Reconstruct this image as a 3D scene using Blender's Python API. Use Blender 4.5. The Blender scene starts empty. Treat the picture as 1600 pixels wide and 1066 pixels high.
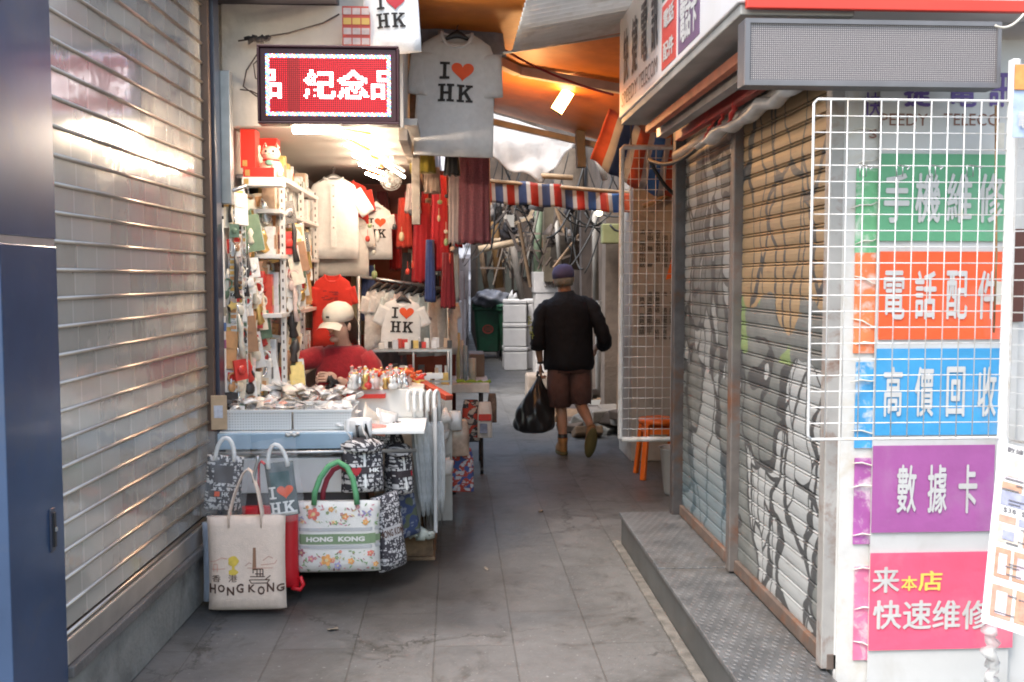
import bpy, math, random
from mathutils import Vector, Matrix
S = bpy.context.scene
COL = S.collection
rad = math.radians
random.seed(7)
# ---------------------------------------------------------------- camera, sky, sun, exposure
EYE = Vector((0, 0, 1.57)); YAW = rad(3.24); PIT = rad(3.6); FPX = 1556.0
cd = bpy.data.cameras.new('camera'); cam = bpy.data.objects.new('camera', cd); COL.objects.link(cam)
cam.location = EYE; cam.rotation_euler = (rad(90) - PIT, 0, -YAW)
cd.sensor_width = 36; cd.lens = 35.0; cd.clip_start = .05; cd.clip_end = 500
cd.dof.use_dof = True; cd.dof.focus_distance = 5.2; cd.dof.aperture_fstop = 10.0
S.camera = cam
FW = Vector((math.sin(YAW)*math.cos(PIT), math.cos(YAW)*math.cos(PIT), -math.sin(PIT)))
RT = Vector((math.cos(YAW), -math.sin(YAW), 0)); UP = RT.cross(FW)
def at(u, v, Y):
    d = FW + RT*((u-800)/FPX) + UP*((533-v)/FPX)
    return EYE + d*(Y/d.y)
def px(Y): return Y/FPX
w = bpy.data.worlds.new('World'); S.world = w; w.use_nodes = True
wn = w.node_tree; sky = wn.nodes.new('ShaderNodeTexSky'); sky.sky_type = 'NISHITA'; sky.sun_disc = False
SUN_EL, SUN_AZ = rad(60), rad(224)
sky.sun_elevation = SUN_EL; sky.sun_rotation = SUN_AZ; sky.air_density = 1.6; sky.dust_density = 3.0
wn.nodes['Background'].inputs[1].default_value = .14
wn.links.new(sky.outputs[0], wn.nodes['Background'].inputs[0])
ld = bpy.data.lights.new('sun', 'SUN'); ld.energy = 1.5; ld.angle = rad(24); ld.color = (1, .965, .93)
lo = bpy.data.objects.new('sun', ld); COL.objects.link(lo); lo.location = (0, -6, 9)
sd = Vector((math.sin(SUN_AZ)*math.cos(SUN_EL), math.cos(SUN_AZ)*math.cos(SUN_EL), math.sin(SUN_EL)))
lo.rotation_euler = sd.to_track_quat('Z', 'Y').to_euler()
S.view_settings.view_transform = 'Standard'; S.view_settings.look = 'None'
S.view_settings.exposure = 1.6; S.view_settings.gamma = 1.0
S.cycles.use_denoising = True; S.cycles.max_bounces = 8; S.cycles.transparent_max_bounces = 16
S.cycles.caustics_reflective = False; S.cycles.caustics_refractive = False
S.cycles.filter_width = 1.9; S.cycles.sample_clamp_indirect = 6
# ---------------------------------------------------------------- materials
MATS = {}
class NT:
    def __init__(s, m): s.t = m.node_tree; s.n = s.t.nodes
    def new(s, k, **kw):
        x = s.n.new(k)
        for a, b in kw.items(): setattr(x, a, b)
        return x
    def put(s, sock, v):
        if hasattr(v, 'is_output'): s.t.links.new(v, sock)
        elif v is not None: sock.default_value = v
    def math(s, op, a, b=None, c=None, clamp=False):
        x = s.new('ShaderNodeMath', operation=op); x.use_clamp = clamp
        s.put(x.inputs[0], a)
        if b is not None: s.put(x.inputs[1], b)
        if c is not None: s.put(x.inputs[2], c)
        return x.outputs[0]
    def mix(s, f, a, b, mode='MIX'):
        x = s.new('ShaderNodeMix', data_type='RGBA', blend_type=mode)
        s.put(x.inputs[0], f); s.put(x.inputs[6], c4(a)); s.put(x.inputs[7], c4(b))
        return x.outputs[2]
    def coord(s): return s.new('ShaderNodeTexCoord').outputs['Object']
    def xyz(s, v=None):
        x = s.new('ShaderNodeSeparateXYZ'); s.t.links.new(v or s.coord(), x.inputs[0]); return x.outputs
    def comb(s, a, b, c):
        x = s.new('ShaderNodeCombineXYZ')
        for i, k in enumerate((a, b, c)): s.put(x.inputs[i], k)
        return x.outputs[0]
    def noise(s, vec, scale, detail=3, rough=.55, dist=0):
        x = s.new('ShaderNodeTexNoise'); s.put(x.inputs['Vector'], vec); x.inputs['Scale'].default_value = scale
        x.inputs['Detail'].default_value = detail; x.inputs['Roughness'].default_value = rough; x.inputs['Distortion'].default_value = dist
        return x.outputs[0]
    def step(s, v, lo, hi):
        x = s.new('ShaderNodeMapRange'); s.put(x.inputs[0], v); x.inputs[1].default_value = lo; x.inputs[2].default_value = hi
        return x.outputs[0]
def c4(c):
    if hasattr(c, 'is_output') or c is None: return c
    return (c[0], c[1], c[2], 1)
def base(name):
    m = bpy.data.materials.new(name); m.use_nodes = True
    return m, NT(m), m.node_tree.nodes['Principled BSDF']
def mat(name, col, rough=.6, metal=0, noise=.12, nscale=6, bump=0, bscale=60, spec=None, emit=None, es=0, alpha=None, trans=0, coat=0, dirt=None, dscale=3, sheen=0, tl=0):
    if name in MATS: return MATS[name]
    m, t, b = base(name); co = t.coord()
    c = c4(col)
    if noise:
        n = t.step(t.noise(co, nscale, 4), .3, .7)
        c = t.mix(n, [k*(1-noise) for k in col], [min(1, k*(1+noise)) for k in col])
    if dirt:
        n = t.step(t.noise(co, dscale, 5, .65, .4), .5, .72)
        c = t.mix(n, c, dirt)
    t.put(b.inputs['Base Color'], c)
    t.put(b.inputs['Roughness'], t.step(t.noise(co, nscale*2.3, 3), -.6, 1.6) if False else rough)
    b.inputs['Metallic'].default_value = metal
    if spec is not None: b.inputs['Specular IOR Level'].default_value = spec
    if coat: b.inputs['Coat Weight'].default_value = coat; b.inputs['Coat Roughness'].default_value = .12
    if sheen: b.inputs['Sheen Weight'].default_value = sheen
    if alpha is not None: b.inputs['Alpha'].default_value = alpha
    if trans: b.inputs['Transmission Weight'].default_value = trans
    if emit: b.inputs['Emission Color'].default_value = c4(emit); b.inputs['Emission Strength'].default_value = es
    if bump:
        x = t.new('ShaderNodeBump'); x.inputs['Strength'].default_value = bump; x.inputs['Distance'].default_value = .02
        t.put(x.inputs['Height'], t.noise(co, bscale, 4)); t.put(b.inputs['Normal'], x.outputs[0])
    if tl:
        o_ = m.node_tree.nodes['Material Output']; ts = t.new('ShaderNodeBsdfTranslucent'); ms = t.new('ShaderNodeMixShader'); ms.inputs[0].default_value = tl
        t.put(ts.inputs[0], c); m.node_tree.links.new(b.outputs[0], ms.inputs[1]); m.node_tree.links.new(ts.outputs[0], ms.inputs[2]); m.node_tree.links.new(ms.outputs[0], o_.inputs[0])
    MATS[name] = m
    return m
# ---------------------------------------------------------------- mesh builder
TXT = {}
def glyphs(body, bold=0):
    k = (body, bold)
    if k not in TXT:
        c = bpy.data.curves.new('tmp', 'FONT'); c.body = body; c.resolution_u = 2; c.offset = bold
        o = bpy.data.objects.new('tmp', c); COL.objects.link(o); bpy.context.view_layer.update()
        m = o.to_mesh(); m.calc_loop_triangles()
        v = [(a.co.x, a.co.y) for a in m.vertices]; f = [tuple(p.vertices) for p in m.loop_triangles]
        o.to_mesh_clear(); bpy.data.objects.remove(o); bpy.data.curves.remove(c)
        x0 = min(a[0] for a in v); x1 = max(a[0] for a in v); y0 = min(a[1] for a in v); y1 = max(a[1] for a in v)
        TXT[k] = ([((a[0]-x0)/(x1-x0), (a[1]-y0)/(y1-y0)) for a in v], f)
    return TXT[k]
WL = {}
class MB:
    def __init__(s): s.v = []; s.f = []; s.m = []; s.s = []
    def add(s, v, f, mi=0, sm=False):
        o = len(s.v); s.v += [Vector(a) for a in v]
        for q in f: s.f.append([i+o for i in q]); s.m.append(mi); s.s.append(sm)
        return s
    def box(s, x0, x1, y0, y1, z0, z1, mi=0, M=None):
        v = [Vector((x, y, z)) for z in (z0, z1) for y in (y0, y1) for x in (x0, x1)]
        if M: v = [M @ a for a in v]
        return s.add(v, [(0,2,3,1),(4,5,7,6),(0,1,5,4),(2,6,7,3),(0,4,6,2),(1,3,7,5)], mi)
    def bar(s, a, b, w, h, mi=0):
        a = Vector(a); b = Vector(b); d = b-a; q = d.to_track_quat('Z', 'Y').to_matrix().to_4x4()
        return s.box(-w/2, w/2, -h/2, h/2, 0, d.length, mi, Matrix.Translation(a) @ q)
    def tube(s, p, r, n=8, mi=0, cap=True, sm=True, flat=1.0):
        p = [Vector(a) for a in p]; R = r if isinstance(r, (list, tuple)) else [r]*len(p)
        rings = []; pu = None
        for i, a in enumerate(p):
            d = (p[min(i+1, len(p)-1)]-p[max(i-1, 0)]).normalized()
            u = pu if pu is not None else (Vector((0, 0, 1)) if abs(d.z) < .9 else Vector((1, 0, 0)))
            u = (u - d*u.dot(d)); u = u.normalized() if u.length > 1e-6 else d.orthogonal().normalized()
            pu = u; k = d.cross(u)
            rings.append([a + (u*math.cos(t)*flat + k*math.sin(t))*R[i] for t in (2*math.pi*j/n for j in range(n))])
        return s.loft(rings, mi, cap, sm)
    def loft(s, rings, mi=0, cap=True, sm=True, closed=True):
        n = len(rings[0]); v = [a for r in rings for a in r]; f = []
        for i in range(len(rings)-1):
            for j in range(n if closed else n-1):
                k = (j+1) % n
                f.append((i*n+j, i*n+k, (i+1)*n+k, (i+1)*n+j))
        if cap and closed: f.append(tuple(range(n))[::-1]); f.append(tuple(range((len(rings)-1)*n, len(rings)*n)))
        return s.add(v, f, mi, sm)
    def lathe(s, c, prof, n=20, mi=0, sm=True, sx=1, sy=1):
        c = Vector(c)
        return s.loft([[c+Vector((r*sx*math.cos(2*math.pi*j/n), r*sy*math.sin(2*math.pi*j/n), z)) for j in range(n)] for r, z in prof], mi, True, sm)
    def ball(s, c, r, n=14, mi=0, M=None):
        c = Vector(c); r = r if isinstance(r, (tuple, list)) else (r, r, r); rings = []
        for i in range(1, n//2+1):
            a = math.pi*i/(n//2+1)
            rings.append([Vector((r[0]*math.sin(a)*math.cos(2*math.pi*j/n), r[1]*math.sin(a)*math.sin(2*math.pi*j/n), -r[2]*math.cos(a))) for j in range(n)])
        rings = [[(M @ q if M else q)+c for q in g] for g in rings]
        return s.loft(rings, mi, True, True)
    def grid(s, fn, nu, nv, mi=0, sm=True, mf=None):
        v = [fn(i/nu, j/nv) for j in range(nv+1) for i in range(nu+1)]; o = len(s.v); s.v += [Vector(a) for a in v]
        for j in range(nv):
            for i in range(nu):
                a = o+j*(nu+1)+i; s.f.append([a, a+1, a+nu+2, a+nu+1]); s.m.append(mf(i, j) if mf else mi); s.s.append(sm)
        return s
    def prism(s, poly, fn, d0, d1, mi=0):
        n = len(poly); v = [fn(a, b, d0) for a, b in poly]+[fn(a, b, d1) for a, b in poly]
        f = [tuple(range(n))[::-1], tuple(range(n, 2*n))]+[(i, (i+1) % n, n+(i+1) % n, n+i) for i in range(n)]
        return s.add(v, f, mi)
    def text(s, body, o, xd, yd, mi=0, bold=.015, cut=None):
        v, f = glyphs(body, 0); o = Vector(o); xd = Vector(xd); yd = Vector(yd); nn = xd.cross(yd).normalized(); k = bold*1.3/max(1, len(body)**.7)
        for i, (ax, ay) in enumerate(((0, 0), (1, 0), (-1, 0), (0, 1), (0, -1)) if bold else ((0, 0),)):
            s.add([o+xd*(a+ax*k)+yd*(b+ay*bold*.8)+nn*(.00025*i) for a, b in v], f, mi)
        return s
    def map(s, fn): s.v = [Vector(fn(a)) for a in s.v]; return s
    def build(s, name, mats, parent=None, org=None, bevel=0, thick=0, sub=0):
        o0 = WL[parent.name] if parent else Vector(org) if org is not None else Vector((0, 0, 0))
        me = bpy.data.meshes.new(name); me.from_pydata([tuple(a-o0) for a in s.v], [], s.f)
        mats = mats if isinstance(mats, (list, tuple)) else [mats]
        for m in mats: me.materials.append(m)
        me.polygons.foreach_set('material_index', s.m); me.polygons.foreach_set('use_smooth', s.s); me.update()
        ob = bpy.data.objects.new(name, me); COL.objects.link(ob)
        if parent: ob.parent = parent; WL[ob.name] = o0
        else: ob.location = o0; WL[ob.name] = o0
        if thick: q = ob.modifiers.new('thick', 'SOLIDIFY'); q.thickness = thick; q.offset = 0
        if sub: q = ob.modifiers.new('sub', 'SUBSURF'); q.levels = sub; q.render_levels = sub
        if bevel: q = ob.modifiers.new('bevel', 'BEVEL'); q.width = bevel; q.segments = 2; q.limit_method = 'ANGLE'; q.angle_limit = rad(40)
        return ob
def tag(o, label=None, cat=None, group=None, kind=None):
    if label: o['label'] = label
    if cat: o['category'] = cat
    if group: o['group'] = group
    if kind: o['kind'] = kind
    return o
def thing(name, label, cat, loc=(0, 0, 0), group=None):
    o = bpy.data.objects.new(name, None); COL.objects.link(o); o.location = loc; o.empty_display_size = .05
    WL[o.name] = Vector(loc)
    return tag(o, label, cat, group)
def dup(o, loc=None, rot=None, label=None, scale=None, parent=None):
    c = o.copy(); COL.objects.link(c); WL[c.name] = Vector(loc) if loc is not None else WL[o.name]
    if parent: c.parent = parent
    for ch in list(o.children): dup(ch, parent=c)
    if loc is not None: c.location = loc
    if rot is not None: c.rotation_euler = rot
    if scale is not None: c.scale = scale if isinstance(scale, (tuple, list)) else (scale,)*3
    if label: c['label'] = label
    return c
def remat(o, old, new):
    o.data = o.data.copy()
    for i, m in enumerate(o.data.materials):
        if m == old: o.data.materials[i] = new
def rot2(a, x, y): return (x*math.cos(a)-y*math.sin(a), x*math.sin(a)+y*math.cos(a))
def sag(a, b, drop, n=10):
    a = Vector(a); b = Vector(b)
    return [a.lerp(b, i/n)-Vector((0, 0, drop*4*(i/n)*(1-i/n))) for i in range(n+1)]
# ---------------------------------------------------------------- shared materials
STEEL = mat('galvanised steel', (.42, .43, .44), .38, .85, .15, 9)
DARKSTEEL = mat('dark steel', (.10, .09, .09), .5, .5, .3, 9, dirt=(.13, .06, .03), dscale=7)
WHITEP = mat('white paint', (.78, .78, .77), .42, 0, .04, 5)
WHITEM = mat('white coated wire', (.8, .8, .8), .35, 0, .03, 5)
CREAMW = mat('yellowed white wall paint', (.55, .52, .47), .75, 0, .14, 4, .1, 40, dirt=(.28, .25, .21), dscale=2.2)
BLACKP = mat('black plastic', (.025, .024, .026), .45, 0, .2)
REDP = mat('red plastic', (.55, .03, .02), .35, 0, .1)
NAVYP = mat('navy painted metal', (.028, .035, .062), .33, .1, .2, 3, coat=.4)
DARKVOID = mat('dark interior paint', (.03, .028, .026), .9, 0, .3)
CONC = mat('stained concrete', (.22, .215, .20), .85, 0, .22, 3, .35, 35, dirt=(.09, .085, .08), dscale=2.6)
TIMBER = mat('weathered timber', (.20, .125, .07), .8, 0, .35, 7, .3, 30, dirt=(.07, .045, .03), dscale=5)
PALEWOOD = mat('pale bamboo', (.42, .31, .20), .7, 0, .3, 8, .2, 40)
CORD = mat('black cable', (.02, .02, .02), .55, 0, .2)
SKIN = mat('skin', (.52, .30, .20), .55, 0, .06, 10)
# ================================================================ ground
def m_ground():
    m, t, b = base('paving slabs'); co = t.coord(); x, y, z = t.xyz(co)
    br = t.new('ShaderNodeTexBrick'); t.put(br.inputs['Vector'], t.comb(y, t.math('ADD', x, .095), 0))
    br.inputs['Scale'].default_value = 1; br.inputs['Brick Width'].default_value = 1.15; br.inputs['Row Height'].default_value = .34
    br.inputs['Mortar Size'].default_value = .004; br.inputs['Mortar Smooth'].default_value = .3; br.offset = .37
    br.inputs['Color1'].default_value = (.87, .87, .86, 1); br.inputs['Color2'].default_value = (1, 1, 1, 1); br.inputs['Mortar'].default_value = (.66, .64, .61, 1)
    n1 = t.noise(co, .9, 5, .6, .6); n2 = t.noise(co, 14, 5, .65); n3 = t.noise(co, 3.2, 6, .7, .8)
    c = t.mix(t.step(n1, .35, .65), (.090, .087, .082), (.165, .162, .160))
    c = t.mix(t.step(n3, .52, .68), c, (.055, .051, .045))
    c = t.mix(t.math('MULTIPLY', t.step(n2, .35, .7), .35), c, (.20, .197, .193))
    c = t.mix(t.math('MULTIPLY', t.step(t.noise(co, 55, 2, .5), .68, .72), .5), c, (.42, .41, .40))
    gv = t.new('ShaderNodeTexVoronoi'); gv.inputs['Scale'].default_value = 4.5; t.put(gv.inputs['Vector'], co)
    gs = t.new('ShaderNodeSeparateXYZ'); t.t.links.new(gv.outputs['Color'], gs.inputs[0]); gr = t.math('ADD', t.math('MULTIPLY', gs.outputs[0], .07), -.015)
    c = t.mix(t.math('MULTIPLY', t.math('LESS_THAN', gv.outputs[0], gr), .45), c, t.mix(t.math('GREATER_THAN', gs.outputs[1], .6), (.05, .047, .043), (.27, .26, .25)))
    cr_ = t.new('ShaderNodeTexVoronoi', feature='DISTANCE_TO_EDGE'); cr_.inputs['Scale'].default_value = 1.1; t.put(cr_.inputs['Vector'], t.comb(t.math('ADD', x, t.math('MULTIPLY', n2, .25)), t.math('ADD', y, t.math('MULTIPLY', n3, .3)), 0))
    c = t.mix(t.math('MULTIPLY', t.math('MULTIPLY', t.math('LESS_THAN', cr_.outputs[0], .006), t.math('GREATER_THAN', n1, .5)), .6), c, (.04, .037, .034))
    stall_dark = t.math('MULTIPLY', t.step(t.math('ADD', x, t.math('MULTIPLY', t.noise(co, 1.7, 5, .6), .9)), 1.15, .55), t.step(t.math('ADD', y, t.noise(co, 2.1, 4)), 4.7, 5.3))
    c = t.mix(t.math('MULTIPLY', stall_dark, .78), c, (.035, .031, .027))  # darkens the slabs along the stall side with a noisy edge
    c = t.mix(1, c, br.outputs[0], 'MULTIPLY')
    t.put(b.inputs['Base Color'], c)
    t.put(b.inputs['Roughness'], t.step(n3, .1, .9)); b.inputs['Specular IOR Level'].default_value = .45
    r = t.new('ShaderNodeMapRange'); t.put(r.inputs[0], n1); r.inputs[1].default_value = .3; r.inputs[2].default_value = .7; r.inputs[3].default_value = .3; r.inputs[4].default_value = .62
    t.put(b.inputs['Roughness'], r.outputs[0])
    h = t.math('ADD', t.math('MULTIPLY', br.outputs[1], -1.2), t.math('ADD', t.math('MULTIPLY', n2, .5), n3))
    bp = t.new('ShaderNodeBump'); bp.inputs['Strength'].default_value = .35; bp.inputs['Distance'].default_value = .012
    t.put(bp.inputs['Height'], h); t.put(b.inputs['Normal'], bp.outputs[0])
    return m
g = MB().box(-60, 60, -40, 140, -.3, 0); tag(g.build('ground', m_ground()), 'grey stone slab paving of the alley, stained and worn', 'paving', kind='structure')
# ================================================================ left shopfront
def LW(p): return Vector((-1.263+.0374*(p[1]-3.87)+p[0], p[1], p[2]))     # x = distance out of the left wall
t = thing('shopfront_pillar', 'dark blue metal clad pillar with small door handle at the left edge', 'pillar', LW((-.3, 3.1, 0)))
blue = mat('blue pillar cladding', (.042, .075, .15), .33, .2, .2, 2.5, coat=.25, dirt=(.07, .09, .14), dscale=5)
zs = 1.57+(435-376)*3.0/FPX
MB().box(-.9, 0, 2.93, 3.3, 0, zs-.012).box(-.9, 0, 2.93, 3.3, zs+.012, 3.6).map(LW).build('cladding', blue, t, bevel=.003)
MB().box(-.88, -.004, 2.936, 3.296, zs-.012, zs+.012).map(LW).build('seam_strip', mat('brushed aluminium', (.6, .62, .66), .3, .8, .1), t)
h = MB().box(-.002, .006, 3.19, 3.225, .70, .84).map(LW).build('handle', NAVYP, t, bevel=.004)
MB().box(.006, .012, 3.20, 3.215, .715, .825).map(LW).build('recess', BLACKP, h)
MB().box(.0125, .018, 3.2, 3.214, .765, .779).map(LW).build('latch', STEEL, h, bevel=.002)
t = thing('kerb_wall', 'low stained concrete kerb wall under the left roller shutter', 'kerb wall', LW((0, 4.2, 0)))
MB().box(-.4, 0, 3.3, 5.16, 0, .245).map(LW).build('wall', CONC, t, bevel=.008)
MB().box(-.4, .018, 3.3, 5.16, .245, .285).map(LW).build('coping', mat('dark sill stone', (.13, .12, .115), .6, 0, .25, 5, .2, 40), t, bevel=.005)
# clear-panelled roller shutter
def m_clear():
    m, t, b = base('milky clear shutter panels'); co = t.coord(); x, y, z = t.xyz(co)
    row = t.math('FLOOR', t.math('DIVIDE', t.math('SUBTRACT', z, .385), .0933)); sh = t.math('MULTIPLY', t.math('FRACT', t.math('MULTIPLY', row, .618)), .06)
    yy = t.math('DIVIDE', t.math('ADD', y, sh), .17); cell = t.math('FLOOR', yy); fr = t.math('FRACT', yy)
    wn_ = t.new('ShaderNodeTexWhiteNoise', noise_dimensions='2D'); t.put(wn_.inputs['Vector'], t.comb(cell, row, 0))
    v = wn_.outputs[0]; seam = t.math('LESS_THAN', fr, .05)
    t.put(b.inputs['Base Color'], t.mix(v, (.66, .61, .54), (.72, .675, .61)))
    t.put(b.inputs['Alpha'], t.math('ADD', t.math('MULTIPLY', v, .10), t.math('ADD', .50, t.math('MULTIPLY', seam, .15))))
    b.inputs['Roughness'].default_value = .16; b.inputs['Specular IOR Level'].default_value = .9
    b.inputs['Coat Weight'].default_value = 1; b.inputs['Coat Roughness'].default_value = .08; b.inputs['Coat IOR'].default_value = 1.75
    bp = t.new('ShaderNodeBump'); bp.inputs['Strength'].default_value = .12; bp.inputs['Distance'].default_value = .02
    t.put(bp.inputs['Height'], t.math('ADD', t.math('MULTIPLY', v, .5), t.noise(co, 9, 2))); t.put(b.inputs['Coat Normal'], bp.outputs[0])
    return m
t = thing('roller_shutter', 'closed roller shutter with clear plastic panels and brass coloured bars on the left', 'shutter', LW((0, 4.2, .285)))
MB().box(-.026, -.022, 3.3, 5.03, .40, 3.3).map(LW).build('panels', m_clear(), t)
mb = MB()
for i in range(31):
    z = .385+.0933*i
    mb.tube([LW((-.02, 3.3, z)), LW((-.02, 5.03, z))], .0085, 10, 0, flat=.8); mb.box(-.03, -.018, 3.3, 5.03, z-.0135, z-.006, 0) if 0 else None
mb.build('slat_bars', mat('warm anodised shutter bar', (.52, .44, .37), .3, .8, .12, 8), t)
MB().box(-.04, 0, 3.3, 5.03, .287, .375).map(LW).build('bottom_rail', mat('brushed bottom rail', (.5, .46, .42), .35, .7, .15), t, bevel=.006)
MB().box(-.05, .012, 5.03, 5.065, .287, 3.3).map(LW).build('guide_rail', mat('brown guide rail', (.13, .085, .065), .45, .3, .2), t, bevel=.003)
# shop behind the shutter
t = thing('dark_shop_room', 'dim shop interior seen through the clear left shutter', 'shop interior', LW((-1, 4.2, 0)))
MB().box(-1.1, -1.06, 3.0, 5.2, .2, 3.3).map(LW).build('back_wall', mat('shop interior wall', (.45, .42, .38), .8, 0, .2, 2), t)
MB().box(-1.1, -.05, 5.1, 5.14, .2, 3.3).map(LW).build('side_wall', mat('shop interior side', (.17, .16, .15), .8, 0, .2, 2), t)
MB().box(-1.06, -.05, 3.3, 5.1, .21, .25).map(LW).build('floor_board', CONC, t)
for k, (y, z, w_, h_, c) in enumerate(((3.55, .25, .3, .42, (.75, .28, .08)), (3.9, .25, .28, .3, (.8, .38, .12)), (4.25, .25, .3, .5, (.35, .22, .1)), (4.65, .25, .3, .38, (.25, .22, .2)),
        (3.5, .67, .26, .3, (.8, .5, .25)), (4.25, .75, .28, .3, (.6, .55, .5)), (3.92, .55, .24, .28, (.8, .3, .1)))):  # orange cartons are added to stand for the warm glow on the shutter
    o = MB().box(-.62, -.3, y-w_/2, y+w_/2, z, z+h_).map(LW).build('carton', mat('added carton %d' % k, c, .7, 0, .15), org=LW((-.46, y, z)), bevel=.004)  # cartons added for the warm glow on the shutter
    tag(o, '%s carton added behind the left clear shutter, %s' % (('orange', 'amber', 'brown', 'dark grey', 'tan', 'pale grey', 'rust orange')[k], ('on the floor nearest the pillar', 'on the floor second from the pillar', 'tall on the floor mid shutter', 'on the floor deepest in', 'stacked nearest the pillar', 'stacked on a brown one', 'stacked on the amber one')[k]), 'carton', 'added cartons behind the left shutter')
t = thing('shopfront_post', 'dark navy corner post between left shutter and souvenir stall', 'post', LW((0, 5.12, 0)))
MB().box(-.3, .03, 5.07, 5.17, 0, 3.6).map(LW).build('post', NAVYP, t, bevel=.004)
MB().box(.0, .075, 5.18, 5.24, 1.95, 2.62).map(LW).build('steel_strip', STEEL, t, bevel=.003)
# building mass on the left
t = thing('left_building', 'dark old building rising above the left shutter and the stall', 'building', (-2.6, 8, 0))
MB().box(-5, -1.32, 3.31, 5.18, 3.3, 3.6).box(-5, -1.28, 5.18, 9.4, 0, 3.6).build('wall', CREAMW, t)
MB().box(-1.278, -.27, 5.36, 9.4, 2.42, 3.6).build('upper_wall', CREAMW, t)
MB().box(-1.6, -.60, 4.86, 5.345, 2.985, 3.4).build('soffit', mat('charcoal soffit panel', (.05, .045, .055), .45, .1, .2), t, bevel=.01)
MB().box(-1.2, -.27, 5.30, 5.358, 2.36, 2.98).build('fascia', CREAMW, t)
MB().box(-1.6, -1.3, -3, 2.92, 0, .02).build('doorstep', CONC, t)
# ================================================================ right shop
XR = 1.31
t = thing('corner_shop', 'white walled corner telecom kiosk on the right', 'building', (2.6, 4.5, 0))
WF = mat('white laminated wall', (.62, .612, .60), .5, 0, .05, 3, dirt=(.48, .45, .41), dscale=2)
MB().box(XR+.015, 5, 3.36, 3.5, 0, 3.4).build('front_wall', WF, t)
MB().box(XR+.06, 5, 5.76, 5.9, 0, 3.4).build('end_wall', CONC, t)
MB().box(XR+.05, 5, 3.5, 5.76, 2.5, 3.4).build('upper_wall', CREAMW, t)
MB().box(XR+.05, 1.5, 3.5, 5.76, 0, .2).build('plinth', CONC, t)
def m_graf(name, far):
    m, t, b = base(name); co = t.coord(); x, y, z = t.xyz(co)
    n0 = t.noise(co, 5, 5, .65); g0 = t.mix(t.step(n0, .35, .65), (.14, .15, .145), (.21, .22, .212))
    wob = t.noise(co, 2.0, 2); wa = t.math('SUBTRACT', t.noise(co, 3.2, 1), .5); wb = t.math('SUBTRACT', t.noise(t.comb(7, y, z), 2.6, 1), .5)
    def cells(fy, fz, amt, seed):
        v = t.comb(seed, t.math('ADD', t.math('MULTIPLY', y, fy), t.math('MULTIPLY', wa, amt)), t.math('ADD', t.math('MULTIPLY', z, fz), t.math('MULTIPLY', wb, amt)))
        q = t.new('ShaderNodeTexVoronoi', feature='DISTANCE_TO_EDGE'); q.inputs['Scale'].default_value = 1; t.put(q.inputs['Vector'], v)
        r = t.new('ShaderNodeTexVoronoi', feature='F1'); r.inputs['Scale'].default_value = 1; t.put(r.inputs['Vector'], v)
        return q.outputs[0], t.new('ShaderNodeSeparateXYZ'), r
    def cellv(tr):
        e, sx, r = tr; t.t.links.new(r.outputs['Color'], sx.inputs[0]); return e, sx.outputs[0]
    fillw = t.mix(n0, (.28, .30, .305) if far else (.36, .38, .385), (.37, .39, .39) if far else (.47, .48, .475)); ink = (.075, .078, .08)
    if far:
        e, r = cellv(cells(8.5, 2.7, 2.2, 1.0)); e2, r2 = cellv(cells(3.5, 1.5, 1.5, 5.0))
        c = t.mix(t.math('GREATER_THAN', r, .40), g0, fillw); c = t.mix(t.math('LESS_THAN', e, .07), c, ink)
        big = t.mix(t.math('GREATER_THAN', r2, .5), g0, fillw); big = t.mix(t.math('LESS_THAN', e2, .05), big, ink)
        c = t.mix(t.math('LESS_THAN', t.math('ADD', z, t.math('MULTIPLY', wob, .5)), 1.12), c, big)
        top = t.step(t.math('ADD', z, t.math('MULTIPLY', wob, .5)), 2.25, 2.3); c = t.mix(top, c, g0)
        bl = t.math('MULTIPLY', t.step(t.math('ADD', z, t.math('MULTIPLY', wob, .4)), .72, .45), .5); c = t.mix(bl, c, (.06, .14, .19))
    else:
        e, r = cellv(cells(6.5, 1.9, 1.8, 2.0)); e2, r2 = cellv(cells(3.2, 1.2, 1.6, 8.0)); e3, r3 = cellv(cells(7, 3, 1.5, 4.0))
        ora = t.mix(n0, (.33, .215, .11), (.42, .30, .175))
        c = t.mix(t.math('GREATER_THAN', r, .09), g0, ora); c = t.mix(t.math('LESS_THAN', e, .055), c, ink)
        c = t.mix(t.math('MULTIPLY', t.math('GREATER_THAN', r, .93), .7), c, (.26, .07, .09))
        mid = t.mix(t.math('MULTIPLY', t.math('GREATER_THAN', r3, .80), .75), g0, (.26, .36, .12))
        low = t.mix(t.math('GREATER_THAN', r2, .38), g0, fillw); low = t.mix(t.math('LESS_THAN', e2, .05), low, ink)
        low = t.mix(t.math('MULTIPLY', t.math('LESS_THAN', e3, .035), t.math('GREATER_THAN', r2, .62)), low, ink)
        zz = t.math('ADD', z, t.math('MULTIPLY', t.math('SUBTRACT', wob, .5), .6))
        c = t.mix(t.math('GREATER_THAN', zz, 1.22), t.mix(t.math('LESS_THAN', zz, 1.05), mid, low), c)
        tp = t.step(t.math('ADD', z, t.math('MULTIPLY', wob, .3)), 2.33, 2.36); c = t.mix(tp, c, g0)
    rust = t.math('MULTIPLY', t.step(t.noise(t.comb(x, y, t.math('MULTIPLY', z, 7)), 3, 5, .7), .56, .75), .55)
    c = t.mix(rust, c, (.085, .05, .035))
    t.put(b.inputs['Base Color'], c); b.inputs['Roughness'].default_value = .45; b.inputs['Metallic'].default_value = .15
    return m
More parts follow.
